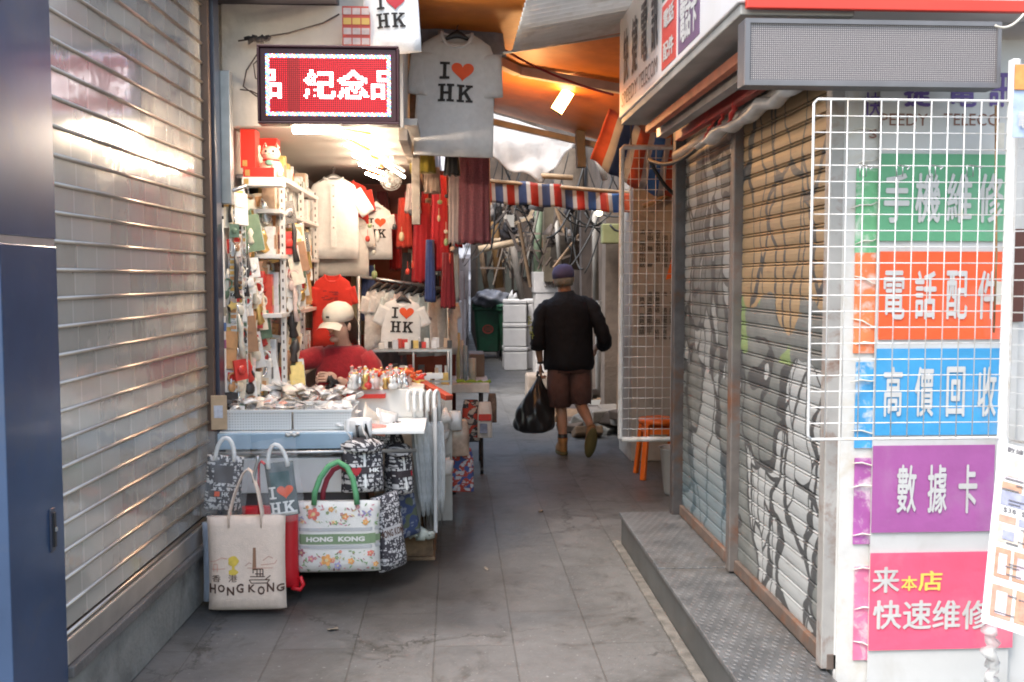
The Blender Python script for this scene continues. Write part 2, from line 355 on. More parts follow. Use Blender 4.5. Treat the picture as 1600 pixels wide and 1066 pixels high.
def corr(mb, y0, y1, z0, z1, P=.066):
    prof = []; z = z0
    while z < z1:
        for a, d in ((0, .001), (.03, -.003), (.2, -.0045), (.45, -.005), (.7, -.0035), (.765, -.001), (.78, .006), (.805, .006), (.82, -.004), (.87, -.006), (.92, -.004), (.935, .006), (.965, .006)):
            prof.append((XR+d+.012, z+a*P))
        z += P
    mb.loft([[Vector((a, y, b)) for a, b in prof] for y in (y0, y1)], 0, False, False, closed=False)
t = thing('graffiti_shutter', 'corrugated steel shutter sprayed with orange and white graffiti, nearer the camera', 'shutter', (XR, 4, .2))
mb = MB(); corr(mb, 3.42, 4.53, .25, 2.5); mb.build('slats', m_graf('near graffiti paint', False), t)
MB().box(XR-.01, XR+.04, 3.36, 4.53, .192, .25).build('bottom_rail', mat('rusty rail', (.16, .12, .10), .6, .4, .3, 9, dirt=(.25, .09, .03), dscale=6), t, bevel=.004)
MB().box(XR-.03, XR+.05, 3.362, 3.415, .195, 2.5).build('guide_rail', mat('grey guide rail', (.38, .36, .34), .5, .3, .2, dirt=(.2, .1, .06), dscale=8), t, bevel=.004)
t = thing('graffiti_shutter', 'corrugated steel shutter with grey and white graffiti, farther down the alley', 'shutter', (XR, 5.1, .2))
mb = MB(); corr(mb, 4.60, 5.68, .25, 2.5); mb.build('slats', m_graf('far graffiti paint', True), t)
MB().box(XR-.01, XR+.04, 4.58, 5.68, .192, .25).build('bottom_rail', MATS['rusty rail'], t, bevel=.004)
MB().box(XR-.035, XR+.03, 4.535, 4.597, .192, 2.46).build('centre_post', mat('rusted post', (.17, .15, .14), .55, .4, .25, 8, dirt=(.2, .08, .04), dscale=5), t, bevel=.006)
MB().box(XR-.05, XR+.05, 5.69, 5.76, .0, 2.5).build('end_post', DARKSTEEL, t, bevel=.005)
# raised metal step
def m_tread():
    m, t, b = base('checker plate'); co = t.coord(); x, y, z = t.xyz(co)
    a = t.math('SINE', t.math('MULTIPLY', t.math('ADD', x, t.math('MULTIPLY', y, .18)), 150)); c = t.math('SINE', t.math('MULTIPLY', y, 95))
    d = t.step(t.math('MULTIPLY', a, c), .25, .6); n = t.noise(co, 7, 5, .65)
    col = t.mix(t.step(n, .35, .7), (.13, .135, .14), (.24, .245, .25)); col = t.mix(t.math('MULTIPLY', d, .12), col, (.45, .46, .47)); col = t.mix(t.math('MULTIPLY', t.step(t.noise(co, 2.6, 5, .7), .55, .7), .6), col, (.13, .11, .09))
    t.put(b.inputs['Base Color'], col); b.inputs['Metallic'].default_value = .55
    r = t.new('ShaderNodeMapRange'); t.put(r.inputs[0], n); r.inputs[3].default_value = .28; r.inputs[4].default_value = .55; t.put(b.inputs['Roughness'], r.outputs[0])
    bp = t.new('ShaderNodeBump'); bp.inputs['Strength'].default_value = .6; bp.inputs['Distance'].default_value = .006; t.put(bp.inputs['Height'], d); t.put(b.inputs['Normal'], bp.outputs[0])
    return m
TREAD = m_tread()
t = thing('metal_step', 'long grey metal checker plate step below the graffiti shutters', 'step', (1.13, 4.3, 0))
for (y0, y1, dz) in ((1.9, 4.63, 0), (4.638, 5.78, .003)):
    MB().box(.962, XR-.002, y0, y1, .165, .185+dz).build('tread_plate', TREAD, t, bevel=.004)
MB().box(.975, XR-.004, 1.9, 5.77, .0, .164).build('riser', mat('grey riser metal', (.11, .115, .115), .45, .5, .2, 5, dirt=(.10, .09, .08), dscale=3), t, bevel=.003)
MB().box(.925, .974, 1.9, 5.8, -.01, .012).build('edge_strip', mat('pale cement edge', (.12, .11, .098), .9, 0, .45, 12, .3, 40), t, bevel=.004)
# ================================================================ signs on the kiosk front
FY = 3.36
def fp(u, v, d): p = at(u, v, FY-d); return p
def panel(name, label, cat, u0, v0, u1, v1, m, d=.006, group=None, thick=.004):
    a = fp(u0, v0, d); b_ = fp(u1, v1, d)
    t = thing(name, label, cat, (a.x, FY-d, b_.z), group)
    o = MB().box(a.x, b_.x, FY-d, FY-d+thick, b_.z, a.z).build('board', m, t)
    return t
def letters(t, rows, d, m, name='lettering', bold=.02):
    mb = MB()
    for s, u0, v0, u1, v1 in rows:
        a = fp(u0, v1, d); b_ = fp(u1, v0, d)
        mb.text(s, (a.x, FY-d-.0015, a.z), (b_.x-a.x, 0, 0), (0, 0, b_.z-a.z), 0, bold)
    return mb.build(name, m, t)
PW = mat('printed white vinyl', (.56, .555, .545), .4, 0, .04, 4, .15, 6, dirt=(.46, .44, .41), dscale=2.5)
PVIO = mat('violet ink', (.12, .07, .25), .5, 0, 0); PBRN = mat('brown ink', (.20, .08, .05), .5, 0, 0)
PBLK = mat('black ink', (.03, .028, .03), .5, 0, 0)
# older layer of signs, peeling, behind the new banner
OLD = mat('old worn vinyl', (.60, .585, .56), .55, 0, .08, 6, .1, 25, dirt=(.55, .5, .42), dscale=9)
t = panel('old_sign_layer', 'older worn white sign layer with faded colours peeling along the kiosk corner', 'sign', 1327, 40, 1379, 1150, OLD, .006)
for nm, u0, v0, v1, c in (('green_strip', 1339, 263, 395, (.16, .45, .22)), ('orange_strip', 1337, 395, 552, (.78, .20, .07)), ('blue_strip', 1338, 566, 700, (.06, .32, .62)), ('purple_strip', 1336, 716, 850, (.38, .10, .33)), ('pink_strip', 1336, 886, 1031, (.68, .18, .32))):
    a = fp(u0, v0, .012); b_ = fp(1378, v1, .012)
    MB().box(a.x, b_.x, FY-.0115, FY-.008, b_.z, a.z).build(nm, mat('faded '+nm, c, .6, 0, .2, 12, dirt=(.72, .69, .65), dscale=14), t)
letters(t, (('S', 1358, 202, 1370, 216), ), .013, PBRN); letters(t, (('快', 1350, 145, 1378, 182),), .0135, PVIO, 'faded_lettering', .01)
for k in range(16):
    mb = MB(); v = 160+k*56+random.uniform(-15, 15); a = fp(1328+random.uniform(0, 10), v, .014); b_ = fp(1374, v+random.uniform(-14, 14), .014)
    mb.tube([a, a.lerp(b_, .35)+Vector((0, -.003, .004)), a.lerp(b_, .7)+Vector((0, -.004, -.005)), b_], [.0012, .003, .0025, .001], 6)
    mb.build('torn_tape', mat('torn clear tape', (.68, .64, .56), .35, 0, .15), t)
t = panel('kiosk_banner', 'tall white vinyl banner behind the coloured service signs, purple characters at its top', 'banner', 1378, 60, 1571, 1160, PW, .02)
letters(t, (('捷', 1413, 120, 1454, 166), ('電', 1483, 120, 1526, 166), ('訊', 1546, 112, 1582, 166)), .0205, PVIO, 'chinese_lettering', .03)
letters(t, (('PEEDY', 1376, 178, 1450, 196), ('TELECO', 1474, 178, 1562, 196)), .0205, PBRN, 'latin_lettering', .0)
for nm, lab, u0, v0, u1, v1, c, txt in (
  ('service_sign', 'green sign with four white characters behind the wire grid', 1376, 240, 1571, 377, (.12, .37, .20), [(c_, 1381+49*i, 272, 1421+49*i, 347) for i, c_ in enumerate('手機維修')]),
  ('service_sign', 'orange red sign with four white characters behind the wire grid', 1376, 393, 1568, 530, (.84, .11, .03), [(c_, 1380+49*i, 424, 1414+49*i, 498) for i, c_ in enumerate('電話配件')]),
  ('service_sign', 'bright blue sign with four white characters behind the wire grid', 1370, 545, 1568, 679, (.05, .31, .60), [(c_, 1380+49*i, 574, 1410+49*i, 650) for i, c_ in enumerate('高價回收')]),
  ('service_sign', 'purple sign with three white characters below the wire grid', 1365, 697, 1551, 830, (.36, .10, .31), [('數', 1401, 727, 1432, 801), ('據', 1449, 727, 1480, 801), ('卡', 1497, 727, 1527, 801)]),
  ('service_sign', 'pink red sign with two rows of characters near the ground', 1361, 865, 1582, 1012, (.84, .11, .20), [('来', 1363, 886, 1405, 926), ('快', 1364, 938, 1408, 983), ('速', 1411, 938, 1455, 983), ('维', 1457, 938, 1500, 983), ('修', 1503, 938, 1545, 983)])):
    t = panel(nm, lab, 'sign', u0, v0, u1, v1, mat('%s vinyl' % lab.split(' with')[0], c, .42, 0, .09, 5, .22, 8, dirt=[min(1, k*.8+.10) for k in c], dscale=3.5), .0265, 'service signs on the kiosk front')
    letters(t, txt, .028, PW, 'lettering', .02)
    if 'pink' in lab: letters(t, (('本', 1408, 900, 1433, 923), ('店', 1435, 892, 1472, 923)), .028, mat('yellow ink', (.85, .62, .12), .5, 0, 0), 'yellow_lettering', .02)
# ---- grey LED sign, light box
def m_led():
    m, t, b = base('unlit LED dots'); x, y, z = t.xyz()
    fx = t.math('SUBTRACT', t.math('FRACT', t.math('DIVIDE', x, .0066)), .5); fz = t.math('SUBTRACT', t.math('FRACT', t.math('DIVIDE', z, .0066)), .5)
    d = t.math('ADD', t.math('MULTIPLY', fx, fx), t.math('MULTIPLY', fz, fz)); c = t.mix(t.math('LESS_THAN', d, .085), (.10, .09, .095), (.42, .38, .37))
    t.put(b.inputs['Base Color'], c); b.inputs['Roughness'].default_value = .5
    return m
LY = 3.1
a = at(1165, 28, LY); b_ = at(1563, 137, LY)
t = thing('led_sign', 'unlit grey dot matrix LED sign hung over the kiosk corner', 'led sign', (a.x, LY, b_.z))
MB().box(a.x, b_.x, LY+.012, LY+.085, b_.z, a.z).build('housing', mat('dark grey housing', (.10, .10, .11), .45, .2, .2), t, bevel=.004)
MB().box(a.x+.016, b_.x-.012, LY+.006, LY+.0115, b_.z+.016, a.z-.014).build('display', m_led(), t)
fr = mat('grey sign frame', (.17, .165, .175), .4, .3, .15)
mb = MB()
for q in ((a.x, b_.x, b_.z, b_.z+.016), (a.x, b_.x, a.z-.014, a.z), (a.x, a.x+.016, b_.z+.0161, a.z-.0141), (b_.x-.012, b_.x, b_.z+.0161, a.z-.0141)): mb.box(q[0], q[1], LY, LY+.012, q[2], q[3])
mb.build('frame', fr, t)
bz = a.z+.028; bx = at(1162, 20, LY).x
t = thing('light_box_sign', 'big white light box sign wrapping the kiosk corner with dark characters along its side', 'sign', (bx, 4.2, bz))
LB = mat('white acrylic sign face', (.66, .65, .66), .35, 0, .05, 2, dirt=(.62, .6, .58), dscale=1.5)
SX0, SY1, SH = bx, 5.46, .56
MB().box(SX0, XR-.03, LY+.06, SY1, bz+.035, bz+SH).box(XR-.03, 4, LY+.06, FY-.002, bz+.035, bz+SH).build('box', LB, t, bevel=.006)
MB().box(SX0+.01, XR-.035, LY+.07, SY1-.01, bz-.0, bz+.034).build('bottom_tray', mat('grey sign underside', (.36, .36, .34), .5, .2, .2, 4), t, bevel=.004)
mb = MB().box(SX0+.02, 4, LY+.035, LY+.058, bz+.012, bz+.05).build('red_edge', mat('red sign edge', (.66, .05, .03), .4, 0, .1), t, bevel=.004)
def sidetext(mb, s, y0, y1, z0, z1, mi=0, bold=.02):    # reads from the alley: +y runs away
    mb.text(s, (SX0-.0035, y1, z0), (0, y0-y1, 0), (0, 0, z1-z0), mi, bold)
DKI = mat('dark grey ink', (.09, .085, .095), .5, 0, 0)
mb = MB()
for i, c_ in enumerate('訊電捷快'): sidetext(mb, c_, 4.42+.25*i, 4.56+.25*i, bz+.19, bz+.46)
sidetext(mb, 'TELECOM', 4.42, 4.86, bz+.075, bz+.15, 0, 0); sidetext(mb, 'SPEEDY', 4.9, 5.36, bz+.075, bz+.15, 0, 0)
mb.build('lettering', DKI, t)
for nm, y0, y1, z0, z1, c, rows in (('red_panel', 4.05, 4.33, .06, .33, (.55, .07, .06), ('電話', '配件')), ('green_panel', 4.05, 4.33, .35, .54, (.05, .16, .14), ('手機',)), ('purple_panel', 3.66, 4.01, .06, .54, (.15, .09, .17), ('數據', '電話卡'))):
    o = MB().box(SX0-.002, SX0+.001, y0, y1, bz+z0, bz+z1).build(nm, mat('side '+nm, c, .4, 0, .05), t)
    mb = MB(); h = (z1-z0)/len(rows)
    for i, r_ in enumerate(rows): sidetext(mb, r_, y0+.04, y1-.04, bz+z1-h*(i+1)+.03, bz+z1-h*i-.03, 0, .03)
    mb.build('panel_lettering', PW, o)
# underside clutter between the light box and the shutters
UZ = bz-.012
tg = 'rails under the light box'
def rail(name, label, x, z, w_, h_, m, y0=3.3, y1=5.25, cat='rail'):
    o = MB().box(x, x+w_, y0, y1, z, z+h_).build(name, m, org=(x, y0, z), bevel=.003); return tag(o, label, cat, tg)
rail('sign_rail', 'orange red painted rail under the white light box, outermost', 1.0, UZ-.06, .035, .04, mat('faded orange red rail', (.45, .13, .07), .5, .1, .25, 9))
rail('sign_rail', 'pale grey aluminium rail beside the orange one under the light box', 1.06, UZ-.085, .05, .05, STEEL)
rail('sign_rail', 'dark red painted rail close to the shutter heads', 1.16, UZ-.10, .04, .05, mat('dark red rail', (.32, .025, .02), .45, .1, .25, 9))
o = MB().tube([(1.24, 3.3, UZ-.11), (1.235, 5.55, UZ-.14)], .028, 12).build('awning_tube', mat('dull grey tube', (.40, .39, .37), .5, .3, .2), org=(1.24, 3.3, UZ-.13)); tag(o, 'dull grey rolled awning tube along the top of the shutters', 'tube')
def crump(mb, a, b, r, seed):
    rnd = random.Random(seed); pts = [Vector(a).lerp(Vector(b), i/12)+Vector((rnd.uniform(-1, 1), 0, rnd.uniform(-1, 1)))*r*.35 for i in range(13)]
    return mb.tube(pts, [r*rnd.uniform(.5, 1.15) for _ in pts], 9, flat=.7)
tag(crump(MB(), (1.2, 3.5, UZ-.15), (1.2, 4.9, UZ-.165), .035, 3).build('plastic_sheet', mat('crumpled clear plastic', (.62, .61, .60), .25, 0, .15, 12, alpha=.75), org=(1.2, 4, UZ-.15)), 'crumpled clear plastic sheet bundled below the light box rails', 'plastic sheet')
mb = MB()
for k in range(3): crump(mb, (1.17+.01*k, 4.15+.2*k, UZ-.09), (1.2, 4.35+.25*k, UZ-.155-.01*k), .013, 8+k)
tag(mb.build('red_cloth_tie', REDP, org=(1.18, 4.3, UZ-.12)), 'knotted red cloth tie hanging on the rails under the light box', 'cloth tie')
tag(MB().tube(sag((1.22, 4.6, UZ-.1), (1.15, 5.9, UZ-.12), .09)+sag((1.15, 5.9, UZ-.12), (1.35, 6.05, UZ-.32), .03), .012, 8).build('power_cable', CORD, org=(1.2, 5, UZ-.1)), 'thick black cable looping below the far end of the light box', 'cable')
# ---- wire grids
WG = mat('ivory wire', (.66, .655, .65), .4, 0, .06, 9, dirt=(.5, .45, .38), dscale=12)
def wiregrid(t, x0, x1, z0, z1, nx, nz, y, rf=.0045, rw=.0021, axis=None):
    mb = MB(); fm = [(x0, z0), (x1, z0), (x1, z1), (x0, z1)]; R_ = .012
    P_ = [(x0+R_, z0), (x1-R_, z0), (x1, z0+R_), (x1, z1-R_), (x1-R_, z1), (x0+R_, z1), (x0, z1-R_), (x0, z0+R_), (x0+R_, z0)]
    mb.tube([(a_, y, b2) for a_, b2 in P_], rf, 8); f_ = mb
    if axis: f_.map(axis)
    f_.build('frame', WG, t)
    mb = MB()
    for i in range(1, nx): x = x0+(x1-x0)*i/nx; mb.tube([(x, y-.002, z0), (x, y-.002, z1)], rw, 6)
    for i in range(1, nz): z = z0+(z1-z0)*i/nz; mb.tube([(x0, y+.002, z), (x1, y+.002, z)], rw, 6)
    if axis: mb.map(axis)
    return mb.build('mesh', WG, t)
GY = 3.06
a = at(1272, 155, GY); b_ = at(1569, 684, GY)
t = thing('wire_grid_panel', 'large white wire grid display panel in front of the coloured signs', 'grid panel', (a.x, GY, b_.z))
wiregrid(t, a.x, b_.x, b_.z, a.z, 12, 21, GY, .0042, .0018)
mb = MB()
for u in (1348, 1405, 1456, 1515):
    p = at(u, 258, GY-.004); mb.tube([p, p+Vector((.012, -.05, -.012)), p+Vector((.0, -.055, -.02))], .002, 6); mb.tube([p+Vector((-.008, 0, 0)), p+Vector((-.008, -.001, -.035)), p+Vector((.012, -.001, -.035)), p+Vector((.012, 0, 0))], .0018, 6)
mb.build('hook', STEEL, t)
t2 = thing('wire_grid_panel', 'narrow white wire grid at the right picture edge, turned toward the street', 'grid panel', (1.74, 3.05, 1.05))
def gswing(a_): return Vector((1.735+(a_[0])*.6, 3.02-(a_[0])*.75, a_[2]))
wiregrid(t2, 0, .5, 1.06, 2.12, 8, 21, 0, axis=gswing)
o = MB().box(1.728, 1.752, 3.04, 3.07, .95, 2.25).build('grid_post', WHITEP, org=(1.74, 3.05, .95), bevel=.003); tag(o, 'white square post between the two wire grids', 'post')
mb = MB(); p0 = at(1548, 140, GY+.12); mb.tube(sag(at(1600, 22, 3.05), at(1555, 40, 3.04), .02), .004, 6)
tag(mb.build('cream_cable', mat('cream cable', (.6, .56, .48), .6, 0, .1), org=p0), 'cream cable running to the right end of the unlit LED sign', 'cable')
tag(MB().tube([at(1556, 165, 3.2), at(1557, 400, 3.2), at(1553, 520, 3.2)], .004, 6).build('rusty_wire', mat('rusty wire', (.30, .17, .08), .7, .3, .3, 20), org=at(1556, 500, 3.2)), 'thin rusty wire hanging down between grid and banner at right', 'wire')
for k, (u0, v0, u1, v1, lab) in enumerate(((1556, 192, 1569, 232, 'small taped paper slip above the green sign right edge'), (1557, 440, 1572, 476, 'small taped paper slip beside the orange red sign'))):
    a = at(u0, v0, 3.25); b_ = at(u1, v1, 3.25)
    tag(MB().box(a.x, b_.x, 3.25, 3.253, b_.z, a.z).build('paper_slip', mat('yellowed slip', (.62, .58, .5), .6, 0, .15, 20), org=b_), lab, 'paper slip')
o = MB().box(1.885, 1.96, 3.335, 3.358, 1.42, 1.74).build('brown_board', mat('dark brown board', (.10, .035, .025), .5, 0, .2), org=(1.92, 3.34, 1.42)); tag(o, 'small dark brown board on the wall behind the narrow wire grid at right', 'board')
t = thing('hanging_poster', 'colourful hanging price poster at the upper right picture edge', 'poster', at(1592, 220, 2.95))
a = at(1586, 100, 2.95); b_ = at(1650, 215, 2.95)
MB().box(a.x, b_.x, 2.95, 2.954, b_.z, a.z).build('sheet', mat('pale blue poster', (.45, .55, .75), .4, 0, .3, 14), t)
a2 = at(1588, 100, 2.94); b2 = at(1650, 140, 2.94); MB().box(a2.x, b2.x, 2.944, 2.948, b2.z, a2.z).build('orange_header', mat('poster orange', (.75, .28, .08), .4, 0, .3, 20), t)
letters_m = MB(); q = at(1590, 200, 2.945); letters_m.text('電話', q+Vector((0, -.003, 0)), (.06, 0, 0), (0, 0, .05), 0, .02); letters_m.build('lettering', PW, t)
# flyer board lower right, tilted
t = thing('flyer_board', 'tilted white price list board with rows of small pictures at the lower right edge', 'flyer board', (1.55, 2.75, .45))
FA, FB = at(1561, 690, 2.85), at(1533, 972, 2.68)
ex = Vector((.42, -.22, -.10)); ez = FA-FB
def fl(a_, b2, d=0): return FB+ex*a_+ez*b2+Vector((-.4, -.75, .1)).normalized()*d
MB().prism([(0, 0), (1, 0), (1, 1), (0, 1)], fl, -.004, .0, 0).build('board', PW, t)
cols = [mat('flyer ink %d' % i, c, .5, 0, .25, 40) for i, c in enumerate(((.42, .20, .14), (.22, .23, .32), (.40, .31, .34), (.35, .19, .12), (.50, .43, .46), (.42, .36, .30)))]
mb = MB(); rnd = random.Random(5)
rows = ((.80, .95, 4, .13), (.74, .785, 2, .13), (.655, .735, 1, .16), (.56, .60, 1, .11), (.45, .55, 2, .14), (.26, .42, 3, .10), (.05, .22, 0, .13))
for r0, r1, ci, wd in rows:
    x = .04
    while x+wd < .98:
        mb.prism([(x, r0), (x+wd*.86, r0), (x+wd*.86, r1), (x, r1)], fl, .001, .002, ci if rnd.random() < .7 else rnd.randrange(6))
        if r1-r0 > .09: mb.prism([(x+wd*.2, r0+.02), (x+wd*.65, r0+.02), (x+wd*.65, r1-.03), (x+wd*.2, r1-.03)], fl, .003, .004, rnd.randrange(6))
        x += wd
mb.build('pictures', cols, t)
mb = MB()
for i in range(70):
    a_, b2 = rnd.uniform(.04, .85), rnd.choice((rnd.uniform(.05, .22), rnd.uniform(.27, .42), rnd.uniform(.45, .55), rnd.uniform(.66, .78), rnd.uniform(.8, .93))); l_ = rnd.uniform(.03, .11)
    mb.prism([(a_, b2), (a_+l_, b2), (a_+l_, b2+.006), (a_, b2+.006)], fl, .005, .0056)
mb.build('small_print', DKI, t)
mb = MB()
for i in range(9): q = fl(.06+.1*i, .615, .002); mb.text('$%d' % (38+20*i), q, ex*.07, ez*.03, 0, .01)
for i in range(5): q = fl(.05+.18*i, .955, .002); mb.text('數據卡', q, ex*.14, ez*.03, 0, .01)
mb.build('lettering', DKI, t)
tag(crump(MB(), at(1548, 985, 2.95), at(1550, 1060, 2.95), .03, 21).build('plastic_bag', mat('clear bag plastic', (.75, .74, .73), .2, 0, .1, alpha=.55), org=at(1548, 1060, 2.95)), 'small clear plastic bag hanging below the tilted price board', 'plastic bag')
# ================================================================ canopy over the alley
OR = mat('orange varnished plywood', (.62, .20, .03), .5, 0, .22, 3, .1, 20, dirt=(.42, .11, .015), dscale=1.4)
t = thing('alley_canopy', 'orange brown plywood canopy spanning the alley overhead', 'canopy', (.7, 7.5, 3.0))
def cz(x, y): return 3.04-.26*max(0, x-.05)*min(1, max(0, (y-5.6)/2.8))
mb = MB().grid(lambda u, v: Vector((-.27+2.2*u, 5.2+3.2*v, cz(-.27+2.2*u, 5.2+3.2*v))), 8, 8); mb.build('plywood', OR, t, thick=.02)
BE = mat('dusty pale beam', (.50, .46, .42), .7, 0, .2, 7, .15, 30)
for (x0, y0), (x1, y1), w_, h_ in (((-.25, 8.40), (1.5, 8.40), .06, .05), ((-.1, 5.95), (.42, 6.75), .06, .06), ((.43, 6.76), (1.9, 6.95), .06, .06), ((1.48, 7.0), (1.25, 8.36), .05, .05)):
    MB().bar((x0, y0, cz(x0, y0)-.045), (x1, y1, cz(x1, y1)-.045), w_, h_).build('beam', BE, t, bevel=.004)
# corrugated sheet
a = at(800, 82, 5.75); b_ = at(984, 48, 5.75)
t = thing('corrugated_sheet', 'white corrugated metal roofing sheet hung below the orange canopy', 'roof sheet', ((a.x+b_.x)/2, 5.2, a.z))
def cs(u, v):
    x = a.x+(b_.x-a.x)*u; z = a.z+(b_.z-a.z)*u; y = 5.75-1.5*v
    return Vector((x+.015*v, y, z+.015*math.sin(v*1.5/.08*2*math.pi)+.03*v))
MB().grid(cs, 10, 240).build('sheet', mat('white galvanised sheet', (.74, .74, .73), .35, .1, .1, 3, dirt=(.55, .52, .48), dscale=3, tl=.35), t, thick=.002)
MB().bar((a.x-.05, 5.77, a.z-.0), (b_.x+.1, 5.77, b_.z+.005), .012, .012).bar((b_.x+.004, 5.75, b_.z+.02), (b_.x+.02, 4.3, b_.z+.045), .03, .03).build('edge_bar', mat('sheet edge steel', (.45, .44, .42), .5, .5, .2), t)
tag(MB().tube(sag(at(778, 72, 6.1), at(958, 148, 5.5), .03), .007, 7).build('red_rope', mat('dark red rope', (.22, .012, .015), .7, 0, .2), org=at(870, 110, 5.8)), 'dark red rope stretched across below the orange canopy', 'rope')
# flood lamp
WLT = lambda n, c, s: mat(n, c, .5, 0, 0, emit=c, es=s)
c0 = at(879, 158, 7.2)
t = thing('flood_lamp', 'lit warm flood lamp glowing under the orange canopy', 'lamp', c0)
Mq = Matrix.Translation(c0) @ Matrix.Rotation(rad(32), 4, 'Y') @ Matrix.Rotation(rad(-24), 4, 'X')
mb = MB(); mb.box(-.05, .05, .012, .035, -.095, .095, 0, Mq); mb.build('housing', BLACKP, t, bevel=.004)
MB().box(-.043, .043, -.02, .0115, -.088, .088, 0, Mq).build('lens', WLT('flood light', (1, .42, .13), 18), t)
pl_ = bpy.data.lights.new('flood_light', 'POINT'); pl_.energy = 7; pl_.color = (1, .50, .18); pl_.shadow_soft_size = .06
po_ = bpy.data.objects.new('flood_light', pl_); COL.objects.link(po_); po_.parent = t; po_.location = (-.28, -.2, -.22)
MB().bar(c0+Vector((.02, .03, .07)), (c0.x+.03, c0.y+.05, 3.02), .012, .012).build('bracket', DARKSTEEL, t)
# white cloth
p = [at(766, 176, 9.0), at(900, 222, 9.05), at(845, 285, 8.78), at(762, 249, 8.66)]
rnd = random.Random(4)
def clo(u, v):
    q = (p[0].lerp(p[1], u)).lerp(p[3].lerp(p[2], u), v); return q+Vector((0, .02*math.sin(u*7+v*5)+.012*math.sin(u*17-v*11), .03*math.sin(u*9+1)*v+.015*math.sin(v*13+u*4)))
tag(MB().grid(clo, 40, 26).build('white_sheet', mat('white tarpaulin cloth', (.60, .595, .585), .75, 0, .08, 6, .5, 18, sheen=.2, tl=.2), org=p[0], thick=.003), 'white cloth sheet hung under the far canopy edge', 'cloth')
# striped tarpaulin bands
STR = [mat('tarp red', (.55, .05, .035), .5, 0, .15, 9, tl=.3), mat('tarp white', (.70, .69, .68), .5, 0, .1, 9, tl=.3), mat('tarp blue', (.07, .12, .28), .5, 0, .2, 9, tl=.3), mat('tarp orange red', (.72, .16, .08), .5, 0, .15, 9, tl=.3), mat('tarp bright blue', (.08, .22, .58), .5, 0, .15, 9, tl=.3)]
def band(u, v):
    top = at(755+u*255, 279+u*22+(6 if u > .62 else 0)*math.sin((u-.62)*8), 8.75-.15*u); bot = at(757+u*255, 316+u*20, 8.75-.15*u)
    q = top.lerp(bot, v); return q+Vector((0, .035*math.sin(u*40)*v+.03*math.sin(u*13), .006*math.sin(u*31)))
seq = [0]*4+[1]*2+[2]*4+[1]*2
def bm_(i, j):
    k = seq[i % 12]
    return (3 if k == 0 and i > 62 else 4 if k == 2 and i > 46 else k)
mb = MB().grid(band, 84, 8, mf=bm_)
tag(mb.build('striped_tarp', STR, org=at(880, 325, 8.7), thick=.003), 'red white blue striped tarpaulin band stretched across the alley', 'tarpaulin')
t = tag(MB().tube([at(745, 281, 8.78), at(1030, 306, 8.58)], .018, 8).tube([at(1005, 322, 8.3), at(1062, 300, 8.36)], .018, 8).build('tarp_pole', PALEWOOD, org=at(880, 290, 8.7)), 'bamboo pole carrying the striped tarpaulin band', 'pole')
def awn(u, v):
    P0, P1, P2, P3 = at(922, 248, 7.3), at(952, 170, 6.8), at(1066, 218, 6.9), at(1058, 312, 7.4)
    q = P0.lerp(P3, u).lerp(P1.lerp(P2, u), v); return q+Vector((0, .02*math.sin(v*9+u*4), -.05*math.sin(math.pi*u)+.012*math.sin(u*23)))
seq2 = [3]*5+[1]*3+[2]*5+[1]*3
tag(MB().grid(awn, 38, 8, mf=lambda i, j: (seq2+[3]*5+[1]*3+[4]*5+[1]*3+[3]*6)[min(i, 37)]).build('striped_tarp', STR, org=at(1000, 240, 7.2), thick=.003), 'slanting red white blue awning flap beside the light box sign', 'tarpaulin')
# far wire grid panel on the right
a = at(972, 230, 6.6); b_ = at(1060, 686, 6.6)
t = thing('wire_grid_panel', 'tall narrow white wire grid standing past the far shutter, above the orange stool', 'grid panel', (a.x, 6.6, b_.z))
wiregrid(t, a.x, b_.x, b_.z, a.z, 7, 28, 6.6, .017, .0024)
mb = MB()
for x in (a.x+.06, b_.x-.06): mb.tube([(x, 6.6, a.z), (x, 6.62, 3.0)], .004, 6)
mb.build('hanger_wire', DARKSTEEL, t)
# ================================================================ far alley
BRW = mat('soot brown wall', (.10, .072, .055), .9, 0, .35, 3, .4, 18, dirt=(.05, .04, .035), dscale=1.8)
PLS = mat('pale alley plaster', (.42, .39, .35), .8, 0, .15, 3, .15, 30, dirt=(.24, .22, .2), dscale=2.4)
t = thing('alley_building', 'old brown building along the right side of the far alley', 'building', (3, 14, 0))
MB().box(1.92, 6, 5.91, 8.4, 0, 7).box(1.78, 6, 9.05, 22, 0, 5.2).build('wall', BRW, t)
MB().box(1.5, 1.95, 8.4, 9.04, 0, 7).build('pilaster', PLS, t, bevel=.01)
mb = MB(); rnd = random.Random(2)
for i in range(16):
    for j in range(5):
        if rnd.random() < .75: mb.text(rnd.choice('出租電話房聯絡清貨平'), (1.56+.065*j, 8.398, 1.05+.046*i+.2*(i > 8)), (.045, 0, 0), (0, 0, .04), 0, .02)
mb.build('notice_lettering', mat('faded black notice ink', (.10, .095, .09), .7, 0, .3, 30), t)
for k, (u, v, lab) in enumerate(((1050, 415, 'small orange pennant on the pale pilaster edge'), (1062, 420, 'tall orange strip next to the pennant by the far shutter'))):
    q = at(u, v, 8.3); o = (MB().prism([(-.05, -.12), (.05, -.09), (.02, .15)], lambda a_, b2, d: q+Vector((a_, d, b2)), 0, .006) if k == 0 else MB().box(q.x-.04, q.x+.04, 8.3, 8.306, q.z-.33, q.z+.33)).build('orange_pennant', mat('orange plastic', (.80, .17, .03), .45, 0, .1), org=q); tag(o, lab, 'pennant')
t = thing('end_building', 'dark cluttered building closing the alley behind the green bins', 'building', (3, 24, 0))
MB().box(.45, 8, 22.2, 30, 0, 6.2).build('wall', BRW, t)
mb = MB()
